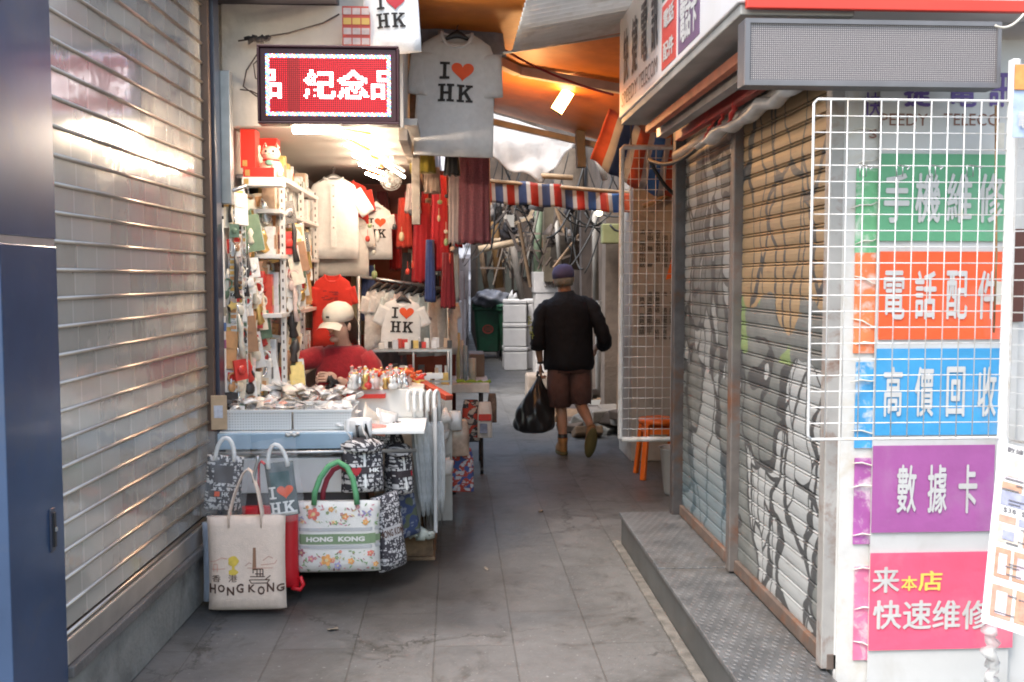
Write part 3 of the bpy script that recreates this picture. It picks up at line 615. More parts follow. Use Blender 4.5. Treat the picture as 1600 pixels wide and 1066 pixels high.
for i in range(7): mb.box(.5+.2*i, .64+.2*i, 22.12, 22.19, 1.0+.3*(i % 3), 2.2+.25*(i % 2))
mb.build('shutter_board', mat('grey green boards', (.06, .065, .055), .8, 0, .3, 4), t)
t = thing('left_far_building', 'pale building on the left side of the alley beyond the stalls', 'building', (-2, 20, 0))
MB().box(-6, -.33, 13.5, 60, 0, 3.7).build('wall', mat('pale far plaster', (.52, .50, .50), .8, 0, .15, 1.5), t)
mb = MB()
for i in range(10):
    for z in (.3, 1.6, 2.9): mb.box(-.325, -.28, 14+3.4*i, 16.4+3.4*i, z, z+1.0)
mb.build('shop_front', mat('far shop front', (.42, .36, .36), .6, 0, .5, 1.2), t)
t = thing('distant_building', 'bright hazy building far down at the alley end', 'building', (0, 62, 0))
MB().box(-9, 9, 60, 66, 0, 9).build('wall', mat('far pale wall', (.60, .58, .60), .8, 0, .2, .5), t)
mb = MB()
for i in range(8):
    for j in range(4): mb.box(-1.6+.7*i, -1.15+.7*i, 59.9, 59.99, .5+1.5*j, 1.5+1.5*j)
mb.build('window', mat('far dark window', (.22, .2, .22), .3, 0, .3, .7), t)
# people far away
def tiny(x, y, c, lab, c2=(.05, .05, .07)):
    o = MB().lathe((x, y, 0), [(.12, 0), (.14, .4), (.17, .85), (.2, 1.0), (.24, 1.35), (.16, 1.46), (.06, 1.5)], 12, 0, True, 1, .6).ball((x, y, 1.6), (.09, .1, .12), 10, 1).build('person', [mat('far coat '+lab[:9], c, .8, 0, .2), mat('far hair', (.05, .04, .035), .7, 0, 0)], org=(x, y, 0))
    tag(o, lab, 'person')
tiny(.0, 38, (.08, .08, .15), 'navy coated figure walking far down the bright alley'); tiny(-.15, 30, (.35, .06, .06), 'red coated figure far off beside the stall clothing'); tiny(.35, 44, (.3, .28, .3), 'grey coated figure farthest away in the bright alley')
# distant clutter on the left of the gap
GR = 'goods stacked along the far left alley'
for k, (x, y, s, h, c) in enumerate(((-.14, 16, .24, 1.2, (.62, .6, .6)), (-.1, 18.5, .26, 1.7, (.5, .42, .4)), (-.08, 22, .3, 1.1, (.7, .68, .7)), (-.02, 26, .36, 2.1, (.55, .5, .52)))):
    o = MB().box(x-s, x+s, y, y+.7, 0, h).box(x-s*.8, x+s*.7, y-.03, y, h*.2, h*.8, 1).build('far_crate', [mat('far crate %d' % k, c, .8, 0, .3, 3), mat('far crate label %d' % k, (.4+.1*k, .3, .28), .7, 0, .3, 8)], org=(x, y, 0), bevel=.02)
    tag(o, ('white low crate', 'tan tall crate', 'pale low crate', 'grey tallest crate')[k]+' far along the left alley wall, '+('nearest', 'second', 'third', 'last')[k]+' of four', 'crate', GR)
# ---- pipes, poles, planks on the right wall
GP = 'pipes and timbers along the dirty right wall'
def pole(name, u, v0, v1, Y, r, m, lab, du=0, cat=None, box=False, dY=0):
    a = at(u, v0, Y); b_ = at(u+du, v1, Y+dY)
    mb = MB().bar(b_, a, r*2, r*1.3) if box else MB().tube([a, a.lerp(b_, .5)+Vector((random.uniform(-.2, .2)*r, 0, 0)), b_], r, 9)
    tag(mb.build(name, m, org=b_), lab, cat or name.split('_')[-1], GP)
GRN = mat('greenish pipe', (.13, .17, .11), .6, 0, .25, 8); DKP = mat('dark brown post', (.06, .045, .038), .8, 0, .3, 6, .2, 20); PVC = mat('off white pipe', (.36, .33, .29), .5, 0, .2, 5)
PINK = mat('pinkish grey concrete', (.16, .125, .10), .85, 0, .25, 5, .3, 30)
pole('dark_post', 914, 300, 690, 10.9, .085, DKP, 'thick near black timber post right behind the walking man', 3, 'post', True)
pole('drain_pipe', 929, 300, 470, 11.2, .035, PVC, 'upper off white drain pipe right of the dark post', 2); pole('drain_pipe', 936, 470, 690, 11.1, .045, PVC, 'lower off white drain pipe bending toward the rubble', 2)
pole('concrete_post', 957, 300, 700, 10.4, .13, PINK, 'pinkish grey concrete post left of the tall wire grid', -4, 'post', True)
pole('brown_plank', 983, 240, 690, 9.9, .10, TIMBER, 'broad rusty brown plank behind the wire grid left edge', -8, 'plank', True)
pole('brown_plank', 1012, 250, 560, 9.4, .05, TIMBER, 'slim brown plank behind the middle of the wire grid', 2, 'plank', True)
pole('trunk_post', 888, 235, 420, 13.5, .21, mat('grey brown stump', (.11, .085, .065), .9, 0, .3, 5, .4, 20), 'fat grey brown post above the capped head', -6, 'post')
pole('green_pipe', 842, 330, 430, 14.2, .06, GRN, 'faded green upright pipe behind the styrofoam boxes', -2, 'pipe')
pole('brown_board', 858, 320, 440, 14.0, .12, mat('muddy board', (.14, .11, .075), .85, 0, .3, 4), 'muddy brown board next to the green pipe', 0, 'board', True)
pole('white_stick', 869, 345, 420, 13.2, .028, PVC, 'short white stick leaning above the capped head', 6, 'stick')
pole('timber_pole', 768, 300, 450, 15.2, .07, mat('ochre timber', (.26, .14, .05), .7, 0, .3, 8, .2, 30), 'ochre timber pole nearest the purple dress', 12, 'pole')
pole('timber_pole', 752, 395, 450, 15.6, .04, TIMBER, 'thin brown pole left of the ochre one', 8, 'pole')
pole('pale_branch', 788, 330, 460, 14.6, .03, mat('bleached wood', (.24, .21, .18), .7, 0, .2, 9, .3, 30), 'bleached upright branch above the green bins', 26, 'branch')
pole('pale_branch', 802, 385, 468, 14.4, .045, MATS['bleached wood'], 'bleached ragged branch leaning left of the paper stack', 14, 'branch')
pole('pale_bar', 798, 352, 338, 13.4, .03, PALEWOOD, 'pale crossbar at the top of the timber clutter', 34, 'bar', True); pole('pale_bar', 798, 336, 355, 13.3, .045, PVC, 'short white upright stub at the crossbar end', 0, 'bar', True)
pole('pale_bar', 810, 341, 340, 13.5, .018, PVC, 'thin white rod level with the crossbar', 22, 'bar', True); pole('pale_bar', 824, 345, 318, 13.6, .03, PALEWOOD, 'slanting pale rod above the crossbar', 14, 'bar', True)
pole('bamboo_pole', 748, 390, 378, 14.0, .05, PALEWOOD, 'long bamboo pole jutting over the green bins', 62, 'pole'); pole('bamboo_pole', 771, 376, 374, 14.6, .03, PALEWOOD, 'short bamboo pole just above the jutting one', 34, 'pole')
pole('white_rod', 930, 240, 282, 8.9, .03, PVC, 'white rod standing above the striped tarpaulin right part', 16, 'rod'); pole('white_rod', 835, 274, 278, 8.8, .025, PALEWOOD, 'pale rod lying right of the white sheet corner', 60, 'rod')
pole('canopy_post', 906, 205, 262, 8.3, .055, CONC, 'dusty square timber hanging below the canopy far corner', 2, 'post', True)
rnd = random.Random(11)
for k in range(60):
    u = rnd.uniform(742, 975); Y = rnd.uniform(11.5, 20) if u < 880 else rnd.uniform(9.6, 11); a = at(u, rnd.uniform(225, 360), Y); b_ = at(u+rnd.uniform(-90, 90), rnd.uniform(300, 440), Y+rnd.uniform(-.4, .4))
    tag(MB().tube(sag(a, b_, rnd.uniform(.03, .22)), rnd.uniform(.005, .012), 6).build('loose_cable', CORD, org=b_), 'dark cable sagging among the timbers of the far alley wall', 'cable', 'loose cables in the far alley')
for k in range(70):
    u = rnd.uniform(745, 905); Y = rnd.uniform(12, 21); a = at(u, rnd.uniform(300, 420), Y); b_ = at(u+rnd.uniform(-45, 45), rnd.uniform(360, 450), Y+rnd.uniform(-.3, .3))
    tag(MB().bar(b_, a, rnd.uniform(.015, .045), rnd.uniform(.015, .03)).build('scrap_board', random.choice((TIMBER, DKP, BRW, DKP, MATS['muddy board'], MATS['bleached wood'], BRW, PINK)), org=b_), 'scrap timber board leaning in the far alley clutter', 'board', 'scrap boards in the far alley')
for k in range(22):
    u = rnd.uniform(770, 905); Y = rnd.uniform(12.5, 19); a = at(u, rnd.uniform(290, 385), Y); s = rnd.uniform(.1, .26)
    o = crump(MB(), a, a+Vector((rnd.uniform(-.2, .2), .1, -s)), s*.5, 40+k).build('hanging_bundle', mat('bundle %d' % (k % 5), ((.08, .06, .05), (.16, .14, .13), (.04, .036, .04), (.13, .09, .07), (.2, .18, .17))[k % 5], .8, 0, .3, 12), org=a)
    tag(o, 'rag and plastic bundle tied in the far alley clutter', 'bundle', 'bundles in the far alley')
q = at(936, 333, 9.8); t = thing('wall_lamp', 'small lit yellowish bulb under the right end of the tarpaulin band', 'lamp', q)
MB().ball(q, (.035, .035, .03), 12).build('bulb', WLT('pale bulb', (1, .85, .5), 4), t); MB().tube([q+Vector((0, 0, .03)), q+Vector((0, .02, .12))], .015, 8).build('socket', BLACKP, t)
q = at(955, 365, 10); tag(MB().box(q.x-.09, q.x+.09, 10, 10.12, q.z-.1, q.z+.1).build('meter_box', mat('olive box', (.22, .23, .11), .6, 0, .2), org=q, bevel=.012), 'small olive meter box high on the concrete post', 'meter box')
# rubble
rnd = random.Random(9)
for k in range(34):
    x = rnd.uniform(1.18, 1.75); y = rnd.uniform(9.7, 11.6); z = rnd.uniform(.0, .42)*(x-1.0); s = rnd.uniform(.07, .2)
    M_ = Matrix.Translation((x, y, z+s*.3)) @ Matrix.Rotation(rnd.uniform(0, 6), 4, 'Z') @ Matrix.Rotation(rnd.uniform(-.5, .5), 4, 'X')
    o = MB().box(-s, s, -s*.7, s*.7, -s*.3, s*.3, 0, M_).build('rubble_piece', random.choice((TIMBER, DKP, CONC, BRW, MATS['bleached wood'])), org=(x, y, z), bevel=.015)
    tag(o, 'broken board or brick in the heap at the right wall foot', 'rubble', 'rubble heap by the right wall')
# bins
BG = mat('dark green bin plastic', (.022, .095, .05), .45, 0, .15, 5, dirt=(.03, .06, .04), dscale=4)
def make_bin():
    t = thing('wheelie_bin', 'dark green wheelie bin, the left one, carrying the grey rubbish bag', 'bin', (0, 0, 0), 'green wheelie bins')
    def ring(z, sx, sy): return [Vector((a*sx, b2*sy, z)) for a, b2 in ((-1, -.8), (-.8, -1), (.8, -1), (1, -.8), (1, .8), (.8, 1), (-.8, 1), (-1, .8))]
    MB().loft([ring(.14, .22, .25), ring(.95, .28, .33), ring(.96, .31, .36), ring(1.02, .31, .36)], 0, True, False).build('body', BG, t, bevel=.01)
    MB().loft([ring(1.025, .31, .38), ring(1.07, .30, .37), ring(1.09, .2, .3)], 0, True, False).build('lid', BG, t, bevel=.01)
    MB().tube([(-.26, .4, .98), (.26, .4, .98)], .018, 8).build('handle', BG, t)
    for s_ in (-1, 1): MB().tube([(s_*.2, .24, .11), (s_*.265, .24, .11)], .11, 18).build('wheel', BLACKP, t); MB().box(s_*.19-.03, s_*.19+.03, -.24, -.17, 0, .15).build('foot', BLACKP, t)
    MB().tube([(-.21, .24, .11), (.21, .24, .11)], .015, 8).build('axle', DARKSTEEL, t)
    mb = MB(); mb.loft([[Vector((.0+.11*r*math.cos(a*math.pi/10), -.318+.0*r, .58+.09*r*math.sin(a*math.pi/10))) for a in range(20)] for r in (1, .7)], 0, False, False); mb.text('回', (-.05, -.318, .54), (.1, 0, 0), (0, 0, .08), 0, .02); mb.build('emblem', mat('faded red stencil', (.30, .06, .04), .6, 0, .2), t)
    return t
bn = make_bin(); bn.location = (.66, 19.7, 0); bn.rotation_euler = (0, 0, rad(-6))
b2_ = dup(bn, (1.13, 19.1, 0), (0, 0, rad(-12)), 'dark green wheelie bin, the right one, beside the white styrofoam boxes')
q = at(768, 467, 19.4)
mb = MB()
def rub(u, v):
    th = u*2*math.pi; ph = (v-.5)*math.pi; r = 1+.12*math.sin(th*3+ph*4)+.08*math.sin(th*7-ph*5)
    return q+Vector((.36*r*math.cos(th)*math.cos(ph), .3*r*math.sin(th)*math.cos(ph), .16*r*math.sin(ph)))
tag(MB().grid(rub, 36, 20).build('rubbish_bag', mat('grey rubbish bag', (.17, .18, .21), .3, 0, .2, 6, .2, 20), org=q), 'full grey plastic rubbish bag lying on the green bins', 'rubbish bag')
q = at(797, 462, 19.0); tag(crump(MB(), q, q+Vector((.12, 0, -.12)), .12, 5).build('rubbish_bag', mat('white carrier bag', (.7, .7, .7), .4, 0, .1), org=q), 'small crumpled white carrier bag on the right green bin', 'carrier bag')
SF = mat('white styrofoam', (.78, .77, .76), .8, 0, .05, 9, .15, 60)
o0 = None
for i in range(2):
    for j in range(3):
        loc = (1.02+.0+.42*i, 17.2+.25*i, .405*j+.0); lab = 'white styrofoam box, %s of its stack, %s' % (('bottom', 'middle', 'top')[j], ('stack beside the green bins', 'stack beside the walking man')[i])
        if o0 is None:
            o0 = thing('styrofoam_box', lab, 'styrofoam box', (0, 0, 0), 'styrofoam boxes')
            MB().box(-.2, .2, -.3, .3, 0, .32).build('body', SF, o0, bevel=.02); MB().box(-.206, .206, -.306, .306, .325, .40).build('lid', SF, o0, bevel=.02)
            o0.location = loc
        else: dup(o0, loc, (0, 0, random.uniform(-.06, .06)), lab)
t = thing('paper_stack', 'tall stack of printed cartons behind the walking man', 'carton stack', (1.25, 14, 0))
a = at(837, 425, 14.0); b_ = at(890, 560, 14.0)
MB().box(a.x, b_.x, 14, 14.5, 0, a.z-.3).box(a.x-.02, b_.x-.01, 13.99, 14.5, a.z-.295, a.z).build('carton', mat('pale printed carton', (.60, .57, .55), .7, 0, .1, 7, dirt=(.4, .38, .37), dscale=6), t, bevel=.01)
mb = MB(); mb.text('Seafood', (a.x+.12, 13.98, a.z-.22), (.34, 0, 0), (0, .0, .13), 0, .0).box(a.x+.06, a.x+.2, 13.985, 13.99, a.z-.75, a.z-.6, 1).box(a.x+.25, a.x+.38, 13.985, 13.99, a.z-.5, a.z-.38, 1)
mb.build('print', [mat('carton ink', (.2, .16, .15), .7, 0, 0), mat('carton red ink', (.35, .1, .1), .7, 0, .3)], t)
q = at(845, 605, 12.2); tag(MB().box(q.x-.17, q.x+.19, 12.2, 12.6, 0, .38).build('stone_block', mat('brown stone', (.27, .22, .18), .85, 0, .25, 6, .4, 20), org=(q.x, 12.3, 0), bevel=.03), 'brown stone block on the paving by the carrier bag', 'stone block')
# stool
t = thing('plastic_stool', 'orange plastic stool behind the foot of the tall wire grid', 'stool', (1.60, 7.75, 0))
OP = mat('orange stool plastic', (.80, .16, .02), .35, 0, .08)
MB().lathe((1.6, 7.75, .43), [(.155, 0), (.16, .02), (.155, .035), (.13, .04), (.03, .038)], 4*6, 0).build('seat', OP, t)
for sx in (-1, 1):
    for sy in (-1, 1): MB().bar((1.6+sx*.15, 7.75+sy*.15, 0), (1.6+sx*.11, 7.75+sy*.11, .435), .045, .03).build('leg', OP, t, bevel=.006)
mb = MB()
for z, w_ in ((.38, .118),): mb.bar((1.6-w_, 7.75-w_, z), (1.6+w_, 7.75-w_, z), .012, .05).bar((1.6+w_, 7.75-w_, z), (1.6+w_, 7.75+w_, z), .012, .05).bar((1.6+w_, 7.75+w_, z), (1.6-w_, 7.75+w_, z), .012, .05).bar((1.6-w_, 7.75+w_, z), (1.6-w_, 7.75-w_, z), .012, .05)
mb.build('apron', OP, t)
t = thing('clear_bucket', 'translucent plastic bucket half hidden behind the far shutter post', 'bucket', (1.62, 7.1, 0))
MB().lathe((1.62, 7.1, 0), [(.1, 0), (.11, .02), (.14, .34), (.15, .345), (.13, .33), (.1, .03)], 24).build('body', mat('translucent bucket plastic', (.55, .56, .55), .3, 0, .1, alpha=.75), t)
# ================================================================ souvenir stall
t = thing('souvenir_stall', 'brightly lit souvenir stall recess in the left building with a white ceiling', 'stall', (-.7, 7, 0))
MB().box(-1.28, -.2, 5.36, 9.3, 2.38, 2.415).build('ceiling', mat('white stall ceiling', (.42, .385, .35), .6, 0, .08, 2), t)
MB().box(-1.24, -.0, 8.7, 8.74, 0, 2.5).build('back_wall', mat('stall back cloth', (.20, .07, .06), .9, 0, .4, 3), t)
MB().box(-1.24, -1.20, 5.26, 8.7, 0, 2.38).build('side_panel', mat('stall white board', (.55, .53, .50), .6, 0, .1, 3), t)
MB().box(-.265, -.215, 6.15, 6.20, 1.9, 2.42).build('post', mat('dirty beige post', (.42, .36, .30), .75, 0, .25, 8, .2, 30, dirt=(.2, .16, .13), dscale=7), t, bevel=.004)
MB().box(-.30, -.25, 5.36, 8.7, 2.30, 2.36).build('beam', MATS['dirty beige post'], t, bevel=.004)
# LED shop sign
a = at(405, 74, 4.97); b_ = at(620, 191, 4.97); LY2 = 4.97
t = thing('lit_led_sign', 'lit red LED sign with white running characters and a coloured border', 'led sign', (a.x, LY2, b_.z))
MB().box(a.x, b_.x, LY2, LY2+.09, b_.z, a.z).build('housing', mat('dark red housing', (.05, .012, .018), .4, .1, .2), t, bevel=.004)
MB().box(a.x-.012, a.x-.001, LY2-.01, LY2+.09, b_.z, a.z).box(b_.x+.001, b_.x+.012, LY2-.01, LY2+.09, b_.z, a.z).box(a.x-.012, b_.x+.012, LY2-.01, LY2+.09, a.z+.001, a.z+.013).box(a.x-.012, b_.x+.012, LY2-.01, LY2+.09, b_.z-.013, b_.z-.001).build('frame', mat('maroon sign frame', (.06, .02, .025), .4, .2, .2), t, bevel=.003)
NX, NZ = 63, 32
ix0, ix1, iz0, iz1 = a.x+.028, b_.x-.028, b_.z+.026, a.z-.03
grid_ = {}
def raster(ch, cx0, cz0, wd, ht):
    v, f = glyphs(ch, .03)
    for i in range(wd):
        for j in range(ht):
            X, Z = (i+.5)/wd, (j+.5)/ht
            for tr in f:
                (x1, y1), (x2, y2), (x3, y3) = v[tr[0]], v[tr[1]], v[tr[2]]
                d1 = (X-x2)*(y1-y2)-(x1-x2)*(Z-y2); d2 = (X-x3)*(y2-y3)-(x2-x3)*(Z-y3); d3 = (X-x1)*(y3-y1)-(x3-x1)*(Z-y1)
                if not ((d1 < 0 or d2 < 0 or d3 < 0) and (d1 > 0 or d2 > 0 or d3 > 0)): grid_[cx0+i, cz0+j] = 1; break
raster('品', -8, 9, 16, 15); raster('紀', 19, 9, 16, 15); raster('念', 36, 9, 16, 15); raster('品', 53, 9, 16, 15)
mb = MB(); dx = (ix1-ix0)/NX; dz = (iz1-iz0)/NZ; rnd = random.Random(3)
for i in range(NX):
    for j in range(NZ):
        x = ix0+dx*i; z = iz0+dz*j
        edge = i < 2 or i >= NX-2 or j < 2 or j >= NZ-2
        k = (2+(i+j) % 5) if edge else 1 if grid_.get((i, j)) else 7 if 11 <= i <= 16 else 0
        q = .12 if k else .2
        mb.add([(x+dx*q, LY2-.003, z+dz*q), (x+dx*(1-q), LY2-.003, z+dz*q), (x+dx*(1-q), LY2-.003, z+dz*(1-q)), (x+dx*q, LY2-.003, z+dz*(1-q))], [(0, 1, 2, 3)], k)
mb.build('display', [WLT('led red', (1, .014, .025), .24), WLT('led white', (1, .86, .86), 2.6), WLT('led warm', (1, .35, .08), 1.3), WLT('led blue', (.12, .25, 1), 1.5), WLT('led green', (.3, 1, .55), 1.0), WLT('led pink', (1, .2, .6), 1.3), WLT('led pale', (1, .95, .95), 1.6), WLT('led dim', (.5, .02, .02), .12)], t)
# lamp below the sign and strip lights
def tube_lamp(a, b, r, s, lab, group=None, c=(1, .80, .60)):
    t = thing('tube_light', lab, 'lamp', a, group)
    a = Vector(a); b = Vector(b); MB().tube([a, b], r, 12).build('tube', WLT('tube glow %g' % s, c, s), t)
    MB().bar(a+Vector((0, .012, r+.03)), b+Vector((0, .012, r+.03)), .014, .014).build('fitting', mat('glow coloured lamp fitting', (.62, .16, .05), .45, 0, .1) if group else WHITEP, t)  # orange of the grouped fittings stands for the glow around their tubes
tube_lamp(at(458, 202, 5.2), at(532, 202, 5.2), .022, 85, 'bright warm tube lamp glowing under the lit LED sign')
for k, (u0, v0, u1, v1, Y) in enumerate(((535, 212, 578, 220, 5.4), (540, 226, 577, 245, 5.7), (552, 243, 590, 258, 6.1), (562, 257, 598, 270, 6.5), (572, 271, 603, 282, 7.0))):
    tube_lamp(at(u0, v0, Y), at(u1, v1, Y+.12), .0085, 80, '%s of the five slanting tube lights under the stall ceiling' % ('nearest', 'second', 'third', 'fourth', 'farthest')[k], 'slanting tube lights')
tube_lamp(at(602, 257, 6.1), at(632, 277, 6.2), .009, 9, 'single tube light by the white fan at the right ceiling edge')
t = thing('wall_fan', 'white wall fan near the stall ceiling on the right', 'fan', at(611, 281, 6.6))
q = at(611, 281, 6.6)
mb = MB()
for r in (.02, .04, .055, .068): mb.tube([q+Vector((r*math.cos(k*math.pi/12), 0, r*math.sin(k*math.pi/12))) for k in range(25)], .003, 6)
for k in range(12): mb.tube([q, q+Vector((.068*math.cos(k*math.pi/6), -.01, .068*math.sin(k*math.pi/6)))], .002, 5)
FNW = mat('grey white fan', (.40, .39, .38), .4, 0, .05); mb.build('guard', FNW, t); MB().ball(q+Vector((0, .05, 0)), .04).build('motor', FNW, t)
mb = MB()
for k in range(3):
    c_, s_ = math.cos(k*2.094), math.sin(k*2.094); mb.add([q+Vector((0, .02, 0)), q+Vector((.05*c_-.02*s_, .015, .05*s_+.02*c_)), q+Vector((.06*c_, .02, .06*s_)), q+Vector((.05*c_+.02*s_, .03, .05*s_-.02*c_))], [(0, 1, 2, 3)])
mb.build('blade', mat('fan blade', (.6, .62, .65), .3, 0, 0), t, thick=.003)
MB().bar(q+Vector((0, .06, 0)), q+Vector((0, .06, .16)), .02, .02).build('bracket', WHITEP, t)
# cables at the fascia
for k, (pts, r) in enumerate((([at(372, 64, 5.25), at(400, 60, 5.28), at(450, 52, 5.28), at(505, 36, 5.28), at(530, 22, 5.28)], .0045), ([at(425, 82, 5.27), at(408, 75, 5.27), at(385, 110, 5.27), at(380, 135, 5.27), at(400, 150, 5.27), at(430, 158, 5.27)], .004), ([at(375, 140, 5.27), at(392, 142, 5.27), at(408, 150, 5.27)], .0035), ([at(412, 86, 5.27), at(396, 100, 5.27), at(399, 122, 5.27), at(412, 130, 5.27)], .0035))):
    tag(MB().tube(pts, r, 7).build('fascia_cable', mat('brown cable', (.05, .035, .03), .6, 0, .2), org=pts[0]), ('long brown cable rising across the pale fascia', 'brown cable looping left of the lit LED sign', 'short brown cable at the fascia bottom left', 'inner brown cable loop beside the lit LED sign')[k], 'cable')
q = at(403, 64, 5.25); tag(crump(MB(), at(384, 62, 5.24), at(424, 60, 5.24), .026, 14).build('cable_bundle', mat('sooty tape', (.035, .03, .03), .9, 0, .3, 20), org=q), 'black taped cable bundle on the pale fascia', 'cable bundle')
mb = MB(); q0 = at(535, 73, 5.2); q1 = at(578, 10, 5.2)
mb.box(q0.x, q1.x, 5.2, 5.204, q0.z, q1.z, 0)
for i in range(3):
    for j in range(4): mb.box(q0.x+.006+i*.046, q0.x+.046+i*.046, 5.197, 5.2, q0.z+.012+j*.05, q0.z+.044+j*.05, 1+(j == 2))
tag(mb.build('paper_charm', [mat('charm red', (.60, .08, .05), .5, 0, .1), mat('charm pale', (.72, .55, .48), .5, 0, .2, 20), mat('charm gold', (.72, .42, .10), .4, .2, .1)], org=q0), 'red and gold lattice paper charm hanging above the lit LED sign', 'paper charm')
# ================================================================ clothes
def shirt(mb, w=.46, L=.70, d=.05, seed=0, sl=.2, cmi=0, neck=1.0, collar=True, dip=.085, spread=.0):
    d = d*min(1, w/.46)*.62
    n = 40; rings = []
    prof = [(-L, .5*w, .9*d), (-L*.85, .5*w, d), (-L*.7, .495*w, d), (-L*.55, .49*w, d*1.05), (-L*.42, .485*w, d*1.1), (-L*.3, .48*w, d*1.05), (-.12*L/.7, .47*w, d*.9), (-.065*L/.7, .42*w, d*.75), (-.03*L/.7, .30*w, d*.7), (-.008*L/.7, .215*w*neck, d*.8), (0, .19*w*neck, d*.85)]
    def fold(x, z): 
        k = min(1, max(0, -z/(L*.5))); return (.007*math.sin(x*34+seed+2*math.sin(z*7))+.012*math.sin(x*17+z*9+seed*2)+.004*math.sin(z*30+x*9+seed))*k*(w/.46)
    for i, (z, hw, hd) in enumerate(prof):
        r = []
        for k in range(n):
            a = 2*math.pi*k/n; c, s = math.cos(a), math.sin(a); x = hw*math.copysign(abs(c)**.8, c); y = hd*s
            zz = z
            if i >= 8: zz = z - (dip*(w/.46)*max(0, -s)**1.2 + .012*max(0, s)**1.5)*(.35 if i == 8 else .8 if i == 9 else 1)
            r.append(Vector((x, y+fold(x, zz)*(1 if s < 0 else .6), zz)))
        rings.append(r)
    mb.loft(rings, 0, False, True)
    if collar: mb.tube([p+Vector((0, 0, .002)) for p in rings[-1]]+[rings[-1][0]], .009*(w/.46), 8, cmi, flat=.7)
    for s_ in (-1, 1):
        a = Vector((s_*.40*w, 0, -.12*L/.7)); b = Vector((s_*(.5*w+spread*w/.46), -.0, -.12*L/.7-sl*w/.46)); dr = (b-a).normalized(); pp = Vector((dr.z, 0, -dr.x))
        rr = []
        for q in range(7):
            u = q/6; c = a.lerp(b, u); ra = (.078-.01*u)*w/.46; rb = d*(.85-.25*u)
            rr.append([c+pp*ra*math.cos(2*math.pi*k/20)+Vector((0, rb*math.sin(2*math.pi*k/20)+.004*math.sin(k*1.7+q+seed), 0)) for k in range(20)])
        mb.loft(rr, 0, False, True)
    def front(x, z):
        for i in range(len(prof)-1):
            if prof[i][0] <= z <= prof[i+1][0]:
                u = (z-prof[i][0])/(prof[i+1][0]-prof[i][0]); hw = prof[i][1]+(prof[i+1][1]-prof[i][1])*u; hd = prof[i][2]+(prof[i+1][2]-prof[i][2])*u; break
        else: hw, hd = w/2, d
        c = min(1, abs(x)/hw)**1.25; return -hd*math.sqrt(max(0, 1-c*c))+fold(x, z)
    return front
def quadgrid(mb, P, fn, mi, n=3):
    v = []; 
    for j in range(n+1):
        for i in range(n+1):
            a = Vector(P[0]).lerp(Vector(P[1]), i/n).lerp(Vector(P[3]).lerp(Vector(P[2]), i/n), j/n); v.append(fn(a.x, a.y))
    mb.add(v, [(j*(n+1)+i, j*(n+1)+i+1, (j+1)*(n+1)+i+1, (j+1)*(n+1)+i) for j in range(n) for i in range(n)], mi)
def R4(x0, y0, x1, y1): return [(x0, y0, 0), (x1, y0, 0), (x1, y1, 0), (x0, y1, 0)]
def slab(ch, x, y, w, h):
    s = .22*w; t_ = .15*h
    if ch == 'I': q = [R4(.36, .15, .64, .85), R4(.1, 0, .9, .15), R4(.1, .85, .9, 1)]
    if ch == 'H': q = [R4(.14, .13, .36, .87), R4(.64, .13, .86, .87), R4(.36, .42, .64, .57), R4(0, 0, .46, .13), R4(.54, 0, 1, .13), R4(0, .87, .46, 1), R4(.54, .87, 1, 1)]
    if ch == 'K': q = [R4(.12, .13, .34, .87), R4(0, 0, .46, .13), R4(0, .87, .46, 1), R4(.54, .87, .98, 1), R4(.56, 0, 1, .13), [(.34, .36, 0), (.34, .56, 0), (.64, .87, 0), (.88, .87, 0)], [(.42, .50, 0), (.60, .62, 0), (.92, .13, 0), (.68, .13, 0)]]
    return [[(x+a*w, y+b*h, 0) for a, b, _ in p] for p in q]
def ihk(mb, cx, cz, s, fn, mk=0, mh=1, heart=True):
    f = lambda x, z: fn(cx+x*s, cz+z*s)
    for ch, x, y, w, h in (('I', -.5, .12, .36, .5), ('H', -.5, -.52, .47, .5), ('K', .05, -.52, .47, .5)):
        for p in slab(ch, x, y, w, h): quadgrid(mb, p, f, mk)
    if heart:
        v = [f(.2, .34)]; fa = []; n = 32; m_ = 4
        for r in range(1, m_+1):
            for k in range(n):
                a = 2*math.pi*k/n; hx = 16*math.sin(a)**3; hy = 13*math.cos(a)-5*math.cos(2*a)-2*math.cos(3*a)-math.cos(4*a)
                v.append(f(.2+hx/16*.33*r/m_, .39+hy/16*.30*r/m_))
        for k in range(n): fa.append((0, 1+k, 1+(k+1) % n))
        for r in range(1, m_):
            for k in range(n): a = 1+(r-1)*n; fa.append((a+k, a+n+k, a+n+(k+1) % n, a+(k+1) % n))
        mb.add(v, fa, mh)
INK = mat('black shirt print', (.02, .017, .016), .75, 0, .1); HRT = mat('orange red heart print', (.80, .10, .025), .7, 0, .08, 10); HR2 = mat('deep red heart print', (.42, .02, .03), .7, 0, .08, 10)
def cloth(n, c, **k): return mat(n, c, .9, 0, k.pop('noise', .06), 30, .25, 160, sheen=.25, **k)
def tshirt(lab, pos, w, L, m, seed, rotz=0, roty=0, prnt=None, heart=None, hmat=None, group=None, name='t_shirt', dip=.085, rib=None, pz=.40, ps=.43, **kw):
    t = thing(name, lab, 't-shirt', pos, group); t.rotation_euler = (0, roty, rotz)
    p0 = Vector(pos); mb = MB(); fr = shirt(mb, w, L, seed=seed, cmi=1, dip=dip, **kw); mb.map(lambda a: a+p0)
    mb.build('shirt_body', [m, rib or m], t, thick=.002)
    if prnt:
        mb = MB(); ihk(mb, 0, -L*pz, w*ps, lambda x, z: Vector((x, fr(x, z)-.0065, z))+p0, 0, 1); mb.build('print', [INK, hmat or HRT], t)
    return t
